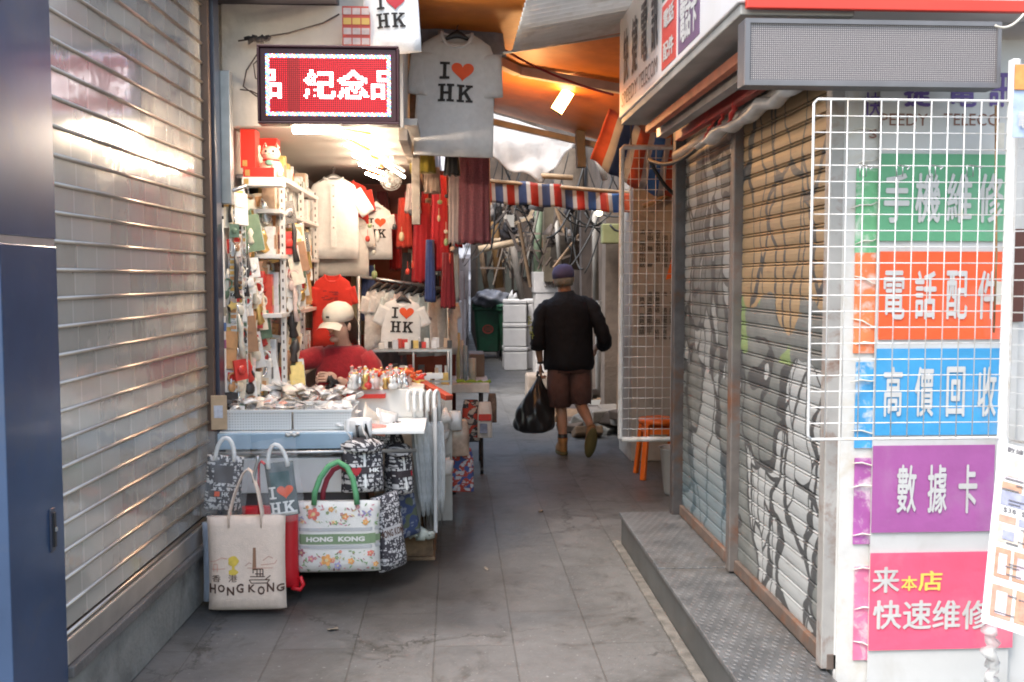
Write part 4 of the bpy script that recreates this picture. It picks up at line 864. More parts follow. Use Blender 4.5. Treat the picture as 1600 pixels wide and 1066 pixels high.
def hanger(lab, pos, w, m, hook=.07, rotz=0, drop=.04):
    t = thing('clothes_hanger', lab, 'hanger', pos, 'clothes hangers'); p = Vector(pos); t.rotation_euler = (0, 0, rotz)
    MB().loft([[p+Vector((x, .014*math.sin(a), -drop*abs(x/(w/2))**1.3+.018*math.cos(a)*(1.4-abs(x/(w/2))))) for a in (2*math.pi*k/10 for k in range(10))] for x in (-w/2, -w/3, -w/6, 0, w/6, w/3, w/2)], 0).build('bar', m, t)
    MB().tube([p+Vector((0, 0, .015)), p+Vector((0, 0, hook*.5)), p+Vector((.012, 0, hook*.75)), p+Vector((.0, 0, hook)), p+Vector((-.014, 0, hook*.8))], .0028, 7).build('hook', DARKSTEEL, t)
    return t
WT = cloth('white cotton', (.80, .79, .78)); GT = cloth('heather grey cotton', (.25, .25, .275), noise=.15); LT = cloth('light grey cotton', (.60, .585, .575)); RT_ = cloth('bright red cotton', (.66, .035, .02)); PT = cloth('off white cotton', (.70, .66, .62))
Y = 5.85; q = at(714, 52, Y); SC = px(Y)
tshirt('large pale grey t-shirt with a heart print hanging high before the canopy', q, 122*SC, 187*SC, LT, 1, 0, rad(2), True, rib=cloth('pale rib', (.66, .66, .67)), pz=.42, spread=-.02, sl=.24)
hanger('dark hanger inside the large pale grey t-shirt', q+Vector((0, .012, .0)), .16, BLACKP, .075)
mb = MB().box(q.x-.012, q.x+.012, Y+.038, Y+.04, q.z-.055, q.z-.03); tag(mb.build('neck_label', WHITEP, org=q), 'tiny white neck label in the large pale grey t-shirt', 'label')
Y = 6.0; q = at(714, 8, Y); SC = px(Y)
tshirt('dark grey t-shirt hanging behind the large pale one', q, 120*SC, 150*SC, GT, 4, rad(4), rad(1)); hanger('dark hanger of the dark grey t-shirt behind', q+Vector((0, .012, .005)), .17, BLACKP, .09)
Y = 5.2; q = at(606, -72, Y); SC = px(Y)
tshirt('white heart printed t-shirt cut by the top edge above the lit LED sign', q, 86*SC, 150*SC, WT, 7, rad(-8), rad(-3), True, hmat=HR2, pz=.60, ps=.5)
Y = 6.1; q = at(640, 40, Y); SC = px(Y)
tshirt('old grey t-shirt hanging edge-on beside the dirty post', q, 40*SC, 150*SC, cloth('dull grey cloth', (.22, .20, .20), noise=.2), 5, rad(20))
tag(MB().tube([(-.6, 5.95, 3.24), (.45, 6.0, 3.24)], .014, 8).build('hanging_rail', STEEL, org=(0, 6, 3.24)), 'steel rail high above carrying the hanging t-shirts', 'rail')
# inside the stall
Y = 7.3; q = at(521, 278, Y); SC = px(Y)
pt_ = tshirt('plain white polo shirt hanging large in the stall middle, open collar', q, 76*SC, 124*SC, WT, 3, 0, 0, sl=.20, dip=.03, spread=.09)
for k in range(5): mb = MB(); mb.ball(q+Vector((.004, -.052, -.06-.075*k)), (.007, .003, .007), 10); mb.build('button', mat('grey shirt button', (.35, .33, .3), .4, 0, 0), pt_)
MB().box(q.x-.016, q.x+.02, Y-.049, Y-.046, q.z-.5, q.z-.045).build('placket', WT, pt_)
hanger('metal hanger of the plain white polo shirt', q+Vector((0, 0, .01)), .2, STEEL, .07)
Y = 7.45; q = at(538, 283, Y); tshirt('orange red t-shirt half hidden behind the white polo shirt', q, 74*px(Y), 90*px(Y), RT_, 9)
Y = 7.4; q = at(535, 335, Y); tshirt('second white shirt hanging below the white polo shirt', q, 80*px(Y), 95*px(Y), PT, 12)
Y = 7.5; q = at(588, 322, Y); SC = px(Y)
tshirt('small white heart printed t-shirt hanging in the upper stall', q, 48*SC, 82*SC, WT, 6, rad(10), 0, True, pz=.43, ps=.55); hanger('white hanger of the small upper heart t-shirt', q+Vector((0, .0, .012)), .12, WHITEP, .04)
Y = 6.9; q = at(629, 468, Y); SC = px(Y)
tshirt('white heart printed t-shirt hanging right of the seated woman', q, 62*SC, 76*SC, WT, 8, rad(6), rad(3), True, pz=.44, ps=.55, spread=.05); hanger('black hanger of the heart t-shirt right of the seated woman', q+Vector((0, 0, .012)), .12, BLACKP, .03)
Y = 7.0; q = at(519, 430, Y); SC = px(Y)
t = tshirt('red child t-shirt with dark stitched print above the woman\'s cap', q, 62*SC, 110*SC, RT_, 2, 0, 0)
mb = MB(); rnd = random.Random(6)
for k in range(16): x = q.x+rnd.uniform(-.055, .055); z = q.z-.09-rnd.uniform(0, .1); mb.box(x-.012, x+.012, Y-.066, Y-.062, z-.003, z+.003)
mb.build('print', mat('dark red stitching', (.25, .015, .02), .7, 0, .1), t)
# rack of pale shirts
GS = 'pale shirts on the lower rack'
rk = thing('clothes_rack', 'steel clothes rack with hangers right of the seated woman', 'rack', (-.4, 7.2, 0))
a = at(560, 432, 7.1); b_ = at(700, 452, 7.3)
MB().tube([a, b_], .012, 8).tube([a, (a.x, a.y, 0)], .014, 8).tube([b_, (b_.x, b_.y, 0)], .014, 8).build('frame', STEEL, rk)
mb = MB()
rnd = random.Random(8)
CL = [(.70, .66, .62), (.72, .70, .68), (.60, .66, .66), (.70, .55, .50), (.66, .68, .70), (.70, .70, .66), (.5, .58, .6), (.72, .68, .66)]
for k in range(9):
    u = 592+k*13; Y = 7.05+.04*k; q = at(u, 447+k*1.6, Y); m = cloth('rack cloth %d' % (k % 8), CL[k % 8], noise=.15)
    tshirt('pale printed shirt on the lower rack, %s from the left' % ('first', 'second', 'third', 'fourth', 'fifth', 'sixth', 'seventh', 'eighth', 'ninth')[k], q, .25+.02*rnd.random(), .42+.05*rnd.random(), m, 20+k, rad(52+rnd.uniform(-14, 14)), 0, group=GS, spread=.02)
    hanger('dark hanger on the lower rack, %s from the left' % ('first', 'second', 'third', 'fourth', 'fifth', 'sixth', 'seventh', 'eighth', 'ninth')[k], q+Vector((0, 0, .012)), .2, BLACKP, .035, rad(52))
def drape(name, lab, cat, u, v0, v1, Y, wpx, c, seed=0, dy=.05, group=None, taper=.15, m=None, nf=5):
    a = at(u, v0, Y); L = (v1-v0)*px(Y); w_ = wpx*px(Y)/2
    def rg(f): 
        return [Vector((a.x+w_*(1-taper+taper*f)*math.cos(2*math.pi*k/28)*(1+.05*math.sin(k*3+seed)), Y+dy*(math.sin(2*math.pi*k/28))+.018*math.sin(k*nf*.45+seed+f*2)*(.3+f), a.z-L*f-(.012*math.sin(k*1.9+seed) if f == 1 else 0))) for k in range(28)]
    o = MB().loft([rg(f) for f in (0, .04, .2, .4, .6, .8, .95, 1)], 0, True).build(name, m or cloth('cloth '+lab, c, noise=.12), org=a)
    return tag(o, lab, cat, group)
SEQ = mat('sequined wine cloth', (.17, .035, .05), .45, .1, .35, 90, .4, 120, sheen=.3)
drape('sequin_dress', 'wine coloured sequin dress hanging under the large pale t-shirt', 'dress', 741, 240, 378, 6.6, 50, None, 1, .05, m=SEQ, taper=.08)
drape('sheer_scarf', 'pale glittering scarf left of the wine dress', 'scarf', 712, 255, 378, 6.7, 24, (.60, .48, .45), 3)
drape('black_hat_bag', 'black furry bag hanging left of the wine dress top', 'bag', 706, 228, 272, 6.3, 26, (.015, .014, .015), 5, .06, taper=.3)
drape('yellow_pouch', 'olive yellow cloth pouch hung at the stall eave', 'pouch', 660, 232, 268, 6.4, 40, (.32, .25, .03), 2, .05)
drape('pink_cloth', 'dusty pink cloth hung above the olive yellow pouch', 'cloth', 655, 205, 242, 6.5, 36, (.36, .16, .15), 4, .05)
drape('beige_cloth', 'beige cloth strip hanging right of the yellow pouch', 'cloth', 675, 262, 300, 6.6, 26, (.50, .36, .28), 7, .04)
GD = 'garments hanging on the right side of the stall'
for k, (u, v0, v1, Y, wp, c, lab, nm) in enumerate(((632, 310, 385, 7.6, 26, (.55, .05, .03), 'orange red silk jacket beside the upper heart t-shirt', 'silk_jacket'), (660, 318, 440, 7.4, 34, (.38, .012, .02), 'long crimson silk dress in the stall middle right', 'silk_dress'), (686, 275, 420, 7.2, 30, (.48, .02, .03), 'bright crimson silk dress hung highest on the right', 'silk_dress'),
    (672, 375, 470, 7.1, 18, (.04, .07, .22), 'blue cloth strip garment between the crimson dresses', 'garment'), (700, 395, 480, 6.9, 24, (.20, .012, .02), 'dark red satin dress at the stall corner', 'silk_dress'), (618, 335, 420, 7.9, 20, (.50, .02, .02), 'red tunic deep behind the upper heart t-shirt', 'tunic'),
    (645, 288, 330, 7.3, 26, (.62, .50, .48), 'pale pink folded blouse over the red dresses', 'blouse'), (576, 415, 500, 7.6, 26, (.05, .07, .17), 'navy garment behind the seated woman\'s cap', 'garment'), (596, 300, 340, 8.2, 26, (.10, .012, .015), 'dark maroon tunic deep in the stall', 'tunic'), (560, 425, 520, 7.8, 30, (.52, .46, .30), 'straw coloured garment left of the navy one', 'garment'),
    (548, 330, 400, 8.3, 40, (.40, .02, .03), 'crimson blouse deep behind the white polo shirt', 'blouse'), (640, 395, 450, 7.7, 30, (.03, .025, .03), 'black garment behind the lower rack', 'garment'), (478, 420, 560, 8.0, 40, (.45, .33, .25), 'tan garment hanging deep behind the woman\'s arm', 'garment'), (500, 460, 560, 7.7, 30, (.3, .02, .03), 'dark red garment behind the woman\'s shoulder', 'garment'), (605, 480, 580, 7.7, 60, (.10, .10, .14), 'charcoal garment under the lower rack', 'garment'))):
    drape(nm, lab, nm.split('_')[-1], u, v0, v1, Y, wp, c, k, .06, GD, .3)
for k in range(16):
    u = 638+5.2*k; v0 = 300+11*(k % 5)
    drape('garment', 'narrow %s garment packed on the right stall rail, number %s from the left' % (('crimson', 'cream', 'maroon', 'black', 'pale blue')[k % 5], ('one', 'two', 'three', 'four', 'five', 'six', 'seven', 'eight', 'nine', 'ten', 'eleven', 'twelve', 'thirteen', 'fourteen', 'fifteen', 'sixteen')[k]), 'garment', u, v0, v0+85+20*(k % 3), 7.75-.03*k, 13, ((.45, .015, .02), (.62, .54, .42), (.16, .012, .02), (.03, .025, .03), (.42, .48, .52))[k % 5], 30+k, .07, GD, .2)
for k in range(8):
    u = 470+9*k
    drape('blouse', '%s blouse on the deep rail behind the seated woman, %s from the left' % (('white', 'pale pink', 'red', 'navy')[k % 4], ('first', 'second', 'third', 'fourth', 'fifth', 'sixth', 'seventh', 'eighth')[k]), 'blouse', u, 412+3*(k % 3), 500+8*(k % 4), 8.1, 14, ((.68, .66, .63), (.62, .42, .40), (.5, .03, .03), (.05, .06, .14))[k % 4], 50+k, .07, GD, .2)
rnd = random.Random(17)
SATIN = [mat('strap %d' % k, c, .35, 0, .1) for k, c in enumerate(((.62, .50, .32), (.05, .05, .06), (.66, .63, .58), (.55, .05, .03), (.28, .36, .18)))]
for k in range(22):
    Y = rnd.uniform(6.6, 7.3); q = at(rnd.choice((622, 636, 640, 690, 702, 704, 590, 582, 470)) + rnd.uniform(-8, 8), rnd.uniform(300, 430), Y); 
    o = MB().ball(q, (rnd.uniform(.008, .022), .012, rnd.uniform(.015, .04)), 10).tube([q, q+Vector((0, 0, .07))], .002, 5).build('hanging_charm', SATIN[k % 5], org=q); tag(o, 'small hanging purse or charm among the stall garments', 'charm', 'charms among the garments')
# ================================================================ left display wall: racks, strips, trinkets
t = thing('rack_upright', 'white perforated rack upright at the stall left front', 'rack upright', at(348, 610, 5.22))
a = at(348, 612, 5.22); b_ = at(348, 312, 5.22)
MB().box(a.x-.017, a.x+.017, 5.21, 5.24, a.z, b_.z).build('upright', WHITEP, t, bevel=.002)
mb = MB()
for v in (322, 340, 596): p = at(348, v, 5.207); mb.box(p.x-.004, p.x+.004, 5.206, 5.2095, p.z-.008, p.z+.008)
mb.build('slot', DARKSTEEL, t)
mb = MB(); 
for v, c in ((487, 0), (511, 1), (538, 2)): p = at(347, v, 5.2); mb.box(p.x-.02, p.x+.02, 5.203, 5.206, p.z-.022, p.z+.022, c)
mb.build('sticker', [mat('tan sticker', (.6, .45, .3), .5, 0, .2, 30), mat('blue sticker', (.2, .3, .55), .5, 0, .3, 30), mat('pink sticker', (.65, .2, .32), .5, 0, .2, 30)], t)
t = thing('hook_arm', 'silver hook arm sticking out at the top left of the trinket display', 'hook', at(350, 300, 5.2))
MB().tube([at(345, 305, 5.2), at(385, 290, 5.25)], .011, 8).tube([at(358, 300, 5.2), at(352, 280, 5.2)], .006, 6).build('arm', STEEL, t)
rk = thing('display_shelf', 'white metal shelf unit along the stall left wall', 'shelf unit', (-1.1, 6.2, 0))
SHW = mat('white shelf metal', (.70, .69, .68), .4, .1, .06)
for (y, x) in ((5.75, -.98), (6.45, -.98), (5.75, -1.19), (6.45, -1.19), (7.1, -.98), (7.1, -1.19)):
    mb = MB().box(x-.014, x+.014, y-.014, y+.014, 0, 2.14); 
    for k in range(30): mb.box(x-.004, x+.004, y-.0165, y-.0145, .7+k*.05, .718+k*.05, 1)
    mb.build('upright', [SHW, DARKSTEEL], rk)
for z in (.55, .95, 1.35, 1.68, 1.93, 2.12): MB().box(-1.215, -.965, 5.6, 7.15, z, z+.024).build('shelf', SHW, rk, bevel=.003)
rnd = random.Random(21)
TR = [mat('trinket '+n, c, r, m_, .15, 40) for n, c, r, m_ in (('silver', (.68, .68, .68), .25, .8), ('gold', (.68, .45, .16), .3, .7), ('white', (.75, .74, .72), .4, 0), ('red', (.60, .05, .04), .35, 0), ('amber', (.55, .28, .12), .4, 0), ('brown', (.32, .17, .09), .4, 0), ('green', (.16, .24, .16), .45, 0), ('black', (.05, .045, .045), .4, 0), ('pale pink', (.68, .52, .47), .4, 0), ('cream', (.72, .66, .55), .4, 0))]
BAGF = mat('clear sleeve film', (.78, .78, .78), .12, 0, .1, 20, alpha=.14, coat=.4)
CARD = [mat('backing card %d' % i, c, .5, 0, .1, 30) for i, c in enumerate(((.76, .75, .73), (.70, .60, .46), (.74, .72, .70)))]
def proto_trinket(k):
    t = thing('key_charm', 'small charm hanging on the left display wall', 'key charm', (0, 0, 0), 'charms on the left display wall')
    mb = MB()
    if k == 0: mb.tube([(.02*math.cos(a), 0, .02*math.sin(a)-.02) for a in (i*math.pi/8 for i in range(17))], .004, 6).ball((0, 0, -.06), (.018, .008, .022), 10)
    elif k == 1: mb.box(-.024, .024, -.004, .004, -.08, -.01).ball((0, -.006, -.045), (.015, .006, .018), 8)
    elif k == 2: mb.lathe((0, 0, -.09), [(.004, 0), (.018, .01), (.01, .035), (.017, .05), (.012, .07), (.003, .085)], 12)
    elif k == 3: mb.prism([(.028*math.cos(a)*(1 if i % 2 else .55), .028*math.sin(a)*(1 if i % 2 else .55)) for i, a in ((i, i*math.pi/5) for i in range(10))], lambda a, b2, d: Vector((a, d, b2-.04)), -.004, .004)
    elif k == 4: mb.box(-.026, .026, -.006, .006, -.12, -.01).box(-.02, .02, -.0075, -.006, -.06, -.02)
    else: mb.tube([(0, 0, 0), (.004, 0, -.05), (-.003, 0, -.1), (.002, 0, -.15)], [.003, .009, .007, .011], 8)
    mb.build('charm', TR[k % 10], t)
    if k % 2 == 0: MB().box(-.027, .027, .010, .0115, -.105, .012).box(-.02, .02, .0085, .0095, -.03, .002, 1).build('card', [CARD[k//2], TR[(3, 4, 1)[k//2]]], t)
    else: MB().tube([(0, 0, .03), (.002, 0, .0)], .003, 5).build('chain', TR[0], t)
    return t
PR = [proto_trinket(k) for k in range(6)]
def place(k, loc, rz, sc):
    global PR
    p = PR[k]
    if p.get('used'): o = dup(p, loc, (rnd.uniform(-.15, .15), rnd.uniform(-.2, .2), rz), scale=sc)
    else: o = p; o.location = loc; o.rotation_euler = (0, 0, rz); p['used'] = 1
    if 'used' in o.keys() and o != p: del o['used']
    for ch in o.children:
        if ch.name.startswith('charm'): remat(ch, ch.data.materials[0], rnd.choice(TR))
    return o
n_ = 0
for c in range(15):                     # strips of charms facing the alley mouth
    Y = 5.28+.075*c*(1 if c < 9 else .9); x = -1.17+.013*c if c < 8 else -.96
    for r in range(15):
        z = 2.02-.078*r+rnd.uniform(-.015, .015)
        if c >= 9 and (z > 1.9 or z < 1.5): continue
        place(rnd.randrange(6), (x+rnd.uniform(-.02, .035), Y+rnd.uniform(-.02, .02), z), rad(rnd.uniform(5, 50)), rnd.uniform(1.2, 1.9)); n_ += 1
for p in PR:
    if 'used' in p.keys(): del p['used']
for k, (u, v0, v1, Y, c) in enumerate(((362, 320, 610, 5.3, 4), (378, 300, 600, 5.4, 6), (372, 318, 560, 5.36, 5))):
    a = at(u, v0, Y); b_ = at(u, v1, Y); mb = MB().box(a.x-.016, a.x+.016, Y, Y+.004, b_.z, a.z, 0)
    for i in range(34): z = b_.z+(a.z-b_.z)*(i+.3)/34; mb.box(a.x-.014, a.x+.014, Y-.006, Y-.001, z, z+.018, 1+rnd.randrange(5))
    tag(mb.build('trinket_strip', [WHITEP, TR[c], TR[0], TR[1], TR[8], TR[7]], org=a), ('reddish strip of tiny trinkets next to the white upright', 'mossy green strip of tiny trinkets, third from the upright', 'grey strip of tiny trinkets between two coloured ones')[k], 'trinket strip')
# small goods on the shelves
GB = 'small boxes on the white shelf unit'; k = 0
BM = [mat('small box %d' % i, c, .35, 0, .15, 30) for i, c in enumerate(((.74, .73, .71), (.70, .66, .60), (.62, .63, .66), (.58, .08, .05), (.70, .50, .16), (.74, .72, .72), (.5, .36, .26)))]
for z in (2.145, 1.955, 1.705, 1.375, .975):
    y = 5.66
    while y < 7.1:
        w_ = rnd.uniform(.035, .08); h_ = rnd.uniform(.12, .25) if z < 2.1 else rnd.uniform(.05, .17)
        if not (z > 2.1 and y < 5.95):
            x = -1.0-rnd.uniform(0, .05); o = MB().box(x-.07, x, y, y+w_, z, z+h_).box(x+.0005, x+.002, y+w_*.15, y+w_*.85, z+h_*.2, z+h_*.7, 1).build('goods_box', [BM[rnd.randrange(7)], rnd.choice(TR)], org=(x, y, z), bevel=.003)
            tag(o, 'small souvenir box standing on the white shelf unit', 'box', GB)
        y += w_+rnd.uniform(.002, .012)
# waving cat with red box behind
t = thing('lucky_cat', 'pale waving cat figurine with a green bib atop the display shelf', 'figurine', at(425, 276, 5.62))
q = at(424, 278, 5.62); CW = mat('cream ceramic', (.70, .66, .55), .25, 0, .06, 10, coat=.5)
mb = MB().lathe(q, [(.035, 0), (.062, .01), (.068, .04), (.055, .08), (.04, .1)], 18, 0, True, 1, .8).ball(q+Vector((0, -.005, .132)), (.052, .045, .043))
for s_ in (-1, 1): mb.lathe(q+Vector((s_*.032, 0, .16)), [(.017, 0), (.009, .018), (.001, .033)], 10); mb.ball(q+Vector((s_*.045, -.035, .015)), (.022, .025, .016), 10)
mb.ball(q+Vector((.025, -.05, .05)), (.018, .014, .026), 10)
mb.build('body', CW, t); MB().tube([q+Vector((-.05, -.01, .08)), q+Vector((-.075, -.015, .13)), q+Vector((-.072, -.02, .175))], [.018, .019, .021], 10).build('raised_paw', CW, t)
mb = MB()
for s_ in (-1, 1): mb.ball(q+Vector((s_*.02, -.046, .14)), (.007, .004, .009), 8); mb.tube([q+Vector((s_*.015, -.05, .122)), q+Vector((s_*.04, -.045, .12))], .0012, 5)
mb.ball(q+Vector((0, -.05, .128)), (.004, .004, .003), 6); mb.build('face', BLACKP, t)
MB().lathe(q+Vector((0, -.003, .093)), [(.046, -.004), (.05, 0), (.046, .006)], 18, 0, True, 1, .85).build('collar', REDP, t); MB().ball(q+Vector((0, -.052, .078)), (.024, .01, .018), 10).build('bib', mat('jade bib', (.16, .42, .34), .5, 0, .1), t)
mb = MB(); 
for s_ in (-1, 1): mb.lathe(q+Vector((s_*.032, -.008, .162)), [(.010, 0), (.005, .014), (.001, .024)], 8)
mb.build('inner_ear', REDP, t)
for k, (u0, v0, u1, v1, Y, c, lab) in enumerate(((376, 202, 398, 262, 5.5, 3, 'tall red gift box left of the waving cat'), (380, 262, 428, 277, 5.45, 3, 'flat red gift box in front of the waving cat'), (398, 205, 432, 240, 5.9, 3, 'dark red gift box behind the waving cat'), (378, 277, 440, 290, 5.42, 0, 'flat white box below the flat red one'))):
    a = at(u0, v1, Y); b_ = at(u1, v0, Y); o = MB().box(a.x, b_.x, Y, Y+.12, a.z, b_.z).box(a.x+.01, a.x+.035, Y-.0015, Y-.0005, a.z+.008, min(b_.z-.008, a.z+.04), 1).build('gift_box', [REDP if c == 3 else WHITEP, TR[1]], org=a, bevel=.003); tag(o, lab, 'gift box')
tag(MB().tube([at(446, 320, 6.2), at(456, 345, 6.2), at(463, 375, 6.2), at(470, 398, 6.2)], [.02, .026, .026, .02], 10).build('yellow_roll', mat('yellow banded roll', (.75, .48, .05), .5, 0, .3, 25), org=at(458, 360, 6.2)), 'slanting yellow banded roll in the white shelf unit', 'roll')
# ================================================================ the table and what lies on it
TZ = .80
tb = thing('display_table', 'long white display table with pale blue front edge along the stall', 'table', (-.7, 5.6, 0))
MB().box(-1.19, -.16, 5.04, 6.05, TZ-.02, TZ).build('top', WHITEP, tb, bevel=.004)
MB().box(-1.19, -.52, 5.005, 5.038, TZ-.085, TZ-.005).build('front_edge', mat('pale blue edge', (.32, .44, .55), .45, 0, .08), tb, bevel=.004)
mb = MB()
for k in range(10): p = at(448+2*k, 679+1.5*math.sin(k*1.3), 5.0); mb.ball(p, .009, 8)
mb.build('sticker', mat('silver sticker', (.6, .6, .58), .3, .3, .2), tb)
for x, y in ((-1.15, 5.1), (-.22, 5.6), (-1.15, 6.0), (-.22, 6.0)): MB().box(x-.018, x+.018, y-.018, y+.018, 0, TZ-.02).build('leg', STEEL, tb)
MB().box(-.60, -.18, 5.5, 6.04, TZ+.002, TZ+.16).build('raised_tray', mat('cream tray white', (.72, .70, .66), .5, 0, .06), tb, bevel=.006)
cb = thing('white_cabinet', 'white box of flat packets under the table with a grey panel below', 'cabinet', (-.8, 5.2, 0))
MB().box(-1.15, -.47, 5.06, 5.55, .48, .66).build('drawer', WHITEP, cb, bevel=.006); MB().box(-1.12, -.50, 5.10, 5.5, .18, .475).build('panel', mat('brown grey board', (.14, .125, .125), .7, 0, .15), cb, bevel=.004); MB().box(-.60, -.45, 5.09, 5.096, .38, .40).build('handle', BLACKP, cb)
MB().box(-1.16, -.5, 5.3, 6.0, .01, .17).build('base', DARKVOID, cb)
def m_basket():
    m, t, b = base('white lattice plastic'); x, y, z = t.xyz(); 
    f = lambda v, p: t.math('GREATER_THAN', t.math('ABSOLUTE', t.math('SUBTRACT', t.math('FRACT', t.math('DIVIDE', v, p)), .5)), .22)
    a = t.math('MAXIMUM', f(t.math('ADD', x, y), .0135), f(z, .0135)); t.put(b.inputs['Base Color'], t.mix(a, (.40, .39, .38), (.74, .74, .73))); b.inputs['Roughness'].default_value = .4
    return m
BK = m_basket()
for k, (u0, u1, lab) in enumerate(((353, 455, 'white lattice plastic basket full of packets, the left one on the table'), (459, 549, 'white lattice plastic basket full of packets, the right one on the table'))):
    a = at(u0, 682, 5.06); b_ = at(u1, 650, 5.06); t = thing('basket', lab, 'basket', (a.x, 5.06, TZ), 'white lattice baskets')
    MB().box(a.x, b_.x, 5.06, 5.065, TZ+.004, TZ+.095).box(a.x, b_.x, 5.405, 5.41, TZ+.004, TZ+.095).box(a.x, a.x+.005, 5.0651, 5.4049, TZ+.004, TZ+.095).box(b_.x-.005, b_.x, 5.0651, 5.4049, TZ+.004, TZ+.095).build('wall', BK, t); MB().box(a.x+.006, b_.x-.006, 5.067, 5.403, TZ+.002, TZ+.006).build('bottom', WHITEP, t)
    mb = MB(); 
    for q in ((a.x-.005, b_.x+.005, 5.055, 5.068), (a.x-.005, b_.x+.005, 5.402, 5.415)): mb.box(q[0], q[1], q[2], q[3], TZ+.0955, TZ+.107)
    mb.build('rim', WHITEP, t)
# packets heaped
FOIL = [mat('packet %d' % i, c, r, m_, .12, 30, coat=.25) for i, (c, r, m_) in enumerate((((.78, .77, .76), .3, 0), ((.76, .75, .74), .25, 0), ((.70, .69, .68), .25, .15), ((.74, .66, .56), .35, 0), ((.75, .73, .70), .25, 0), ((.72, .18, .08), .3, 0), ((.60, .61, .64), .3, 0), ((.70, .58, .58), .3, 0)))]
def packet():
    rd = random.Random(); rd.seed(rnd.random()); a_, b2, c_ = rd.random()*6, rd.random()*6, rd.uniform(.006, .014)
    return lambda u, v: Vector(((u-.5)*.105, (v-.5)*.075, c_*math.sin(u*3+a_)*math.sin(v*3+b2)+.012*math.sin(math.pi*u)*math.sin(math.pi*v)))
PK = []
for k in range(8):
    t = thing('souvenir_packet', 'flat shiny souvenir packet heaped in the table baskets', 'packet', (0, 0, 0), 'packets heaped on the table'); f = packet()
    MB().grid(f, 8, 6).build('wrapper', BAGF if k % 3 == 1 else FOIL[k % 5], t, thick=.002); MB().grid(lambda u, v: f(.18+.64*u, .2+.6*v)*1-Vector((0, 0, -.0035 if k % 3 != 1 else .003)), 5, 4).build('insert', FOIL[(k*3+2) % 8], t); PK.append(t)
for n in range(230):
    x = -1.16+.63*rnd.random(); y = 5.075+rnd.random()**.8*.85
    z = TZ+.02+.085*rnd.random()*(1 if y < 5.4 else 1.1)+(.06*max(0, 1-abs(y-5.6)/.4) if y > 5.3 else .055*(y-5.07)/.3)
    if x > -.58 and y > 5.45: continue
    rr = (rnd.uniform(-.5, .5), rnd.uniform(-.5, .5), rnd.uniform(0, 6.3))
    k = n % 8
    if n < 8: PK[n].location = (x, y, z); PK[n].rotation_euler = rr
    else: dup(PK[k], (x, y, z), rr, scale=rnd.uniform(.55, .9))
for n in range(26):
    q = (-1.13+.025*n+rnd.uniform(-.02, .02), 5.08+rnd.uniform(0, .25), .67+rnd.uniform(0, .02)); dup(PK[n % 8], q, (rnd.uniform(-.25, .25), rnd.uniform(-.2, .2), rnd.uniform(0, 6)), 'flat shiny packet lying on the white cabinet under the table')
# red trays, figurines, bottles, magnets on the right of the table
for k, (u0, v0, u1, v1, Y, lab, m) in enumerate(((541, 616, 602, 623, 5.45, 'low red tray at the front of the figurines', REDP), (606, 577, 646, 587, 6.0, 'flat orange red box on the figurine tray', mat('orange red card', (.78, .12, .03), .5, 0, .1)), (440, 560, 470, 590, 5.95, 'red open basket left of the seated woman', mat('translucent red basket', (.75, .05, .015), .3, 0, .1)), (446, 588, 462, 600, 5.9, 'red bowl beneath the red open basket', REDP), (650, 585, 692, 592, 6.1, 'white tray with red rim near the stall corner', WHITEP))):
    a = at(u0, v1, Y); b_ = at(u1, v0, Y); d_ = .09; mb = MB()
    mb.box(a.x, b_.x, Y, Y+.005, a.z, b_.z).box(a.x, b_.x, Y+d_-.005, Y+d_, a.z, b_.z).box(a.x, a.x+.005, Y+.0051, Y+d_-.0051, a.z, b_.z).box(b_.x-.005, b_.x, Y+.0051, Y+d_-.0051, a.z, b_.z).box(a.x+.0051, b_.x-.0051, Y+.0051, Y+d_-.0051, a.z, a.z+.005)
    tag(mb.build('tray', m, org=a), lab, 'tray')
tag(MB().bar(at(645, 590, 5.9), at(702, 622, 5.6), .05, .03).build('red_brown_box', mat('red brown card', (.42, .06, .03), .5, 0, .15), org=at(670, 605, 5.75), bevel=.003), 'long red brown box slanting at the table corner', 'box')
tag(MB().bar(at(628, 580, 5.95), at(660, 598, 5.8), .045, .02).build('yellow_box', mat('dull yellow card', (.6, .45, .12), .5, 0, .2), org=at(640, 590, 5.9), bevel=.003), 'dull yellow narrow box beside the red brown one', 'box')
tag(MB().bar(at(405, 598, 5.9), at(428, 578, 5.95), .03, .05).build('red_fan_box', REDP, org=at(410, 595, 5.9), bevel=.003), 'slanting red box end at the left of the packet heap', 'box')
def fig(k):
    t = thing('figurine', 'small souvenir figurine standing on the right half of the table', 'figurine', (0, 0, 0), 'figurines on the table')
    pr = ([(.018, 0), (.022, .01), (.012, .04), (.02, .055), (.016, .075), (.002, .085)], [(.02, 0), (.02, .05), (.008, .062), (.008, .08), (.011, .082), (.011, .09)], [(.015, 0), (.024, .015), (.02, .03), (.008, .04), (.014, .05), (.01, .068), (.001, .07)])[k % 3]
    MB().lathe((0, 0, 0), pr, 14).build('body', TR[(2, 0, 3, 1, 8, 2)[k]], t); MB().lathe((0, 0, pr[-2][1]), [(.009, 0), (.01, .008), (.004, .014)], 10).build('cap', TR[(1, 3, 1, 2, 3, 0)[k]], t); return t
FG = [fig(k) for k in range(6)]
for n in range(120):
    u = rnd.uniform(548, 640); Y = rnd.choice((5.5, 5.6, 5.7, 5.8, 5.9)); q = at(u, 612, Y)
    z = TZ+.162
    loc = (min(-.2, q.x+rnd.uniform(-.02, .02)), Y+rnd.uniform(-.03, .03), z if q.x > -.6 else TZ+.08)
    if n < 6: FG[n].location = loc
    else: dup(FG[n % 6], loc, (0, 0, rnd.uniform(0, 6)), scale=rnd.uniform(.65, 1.1))
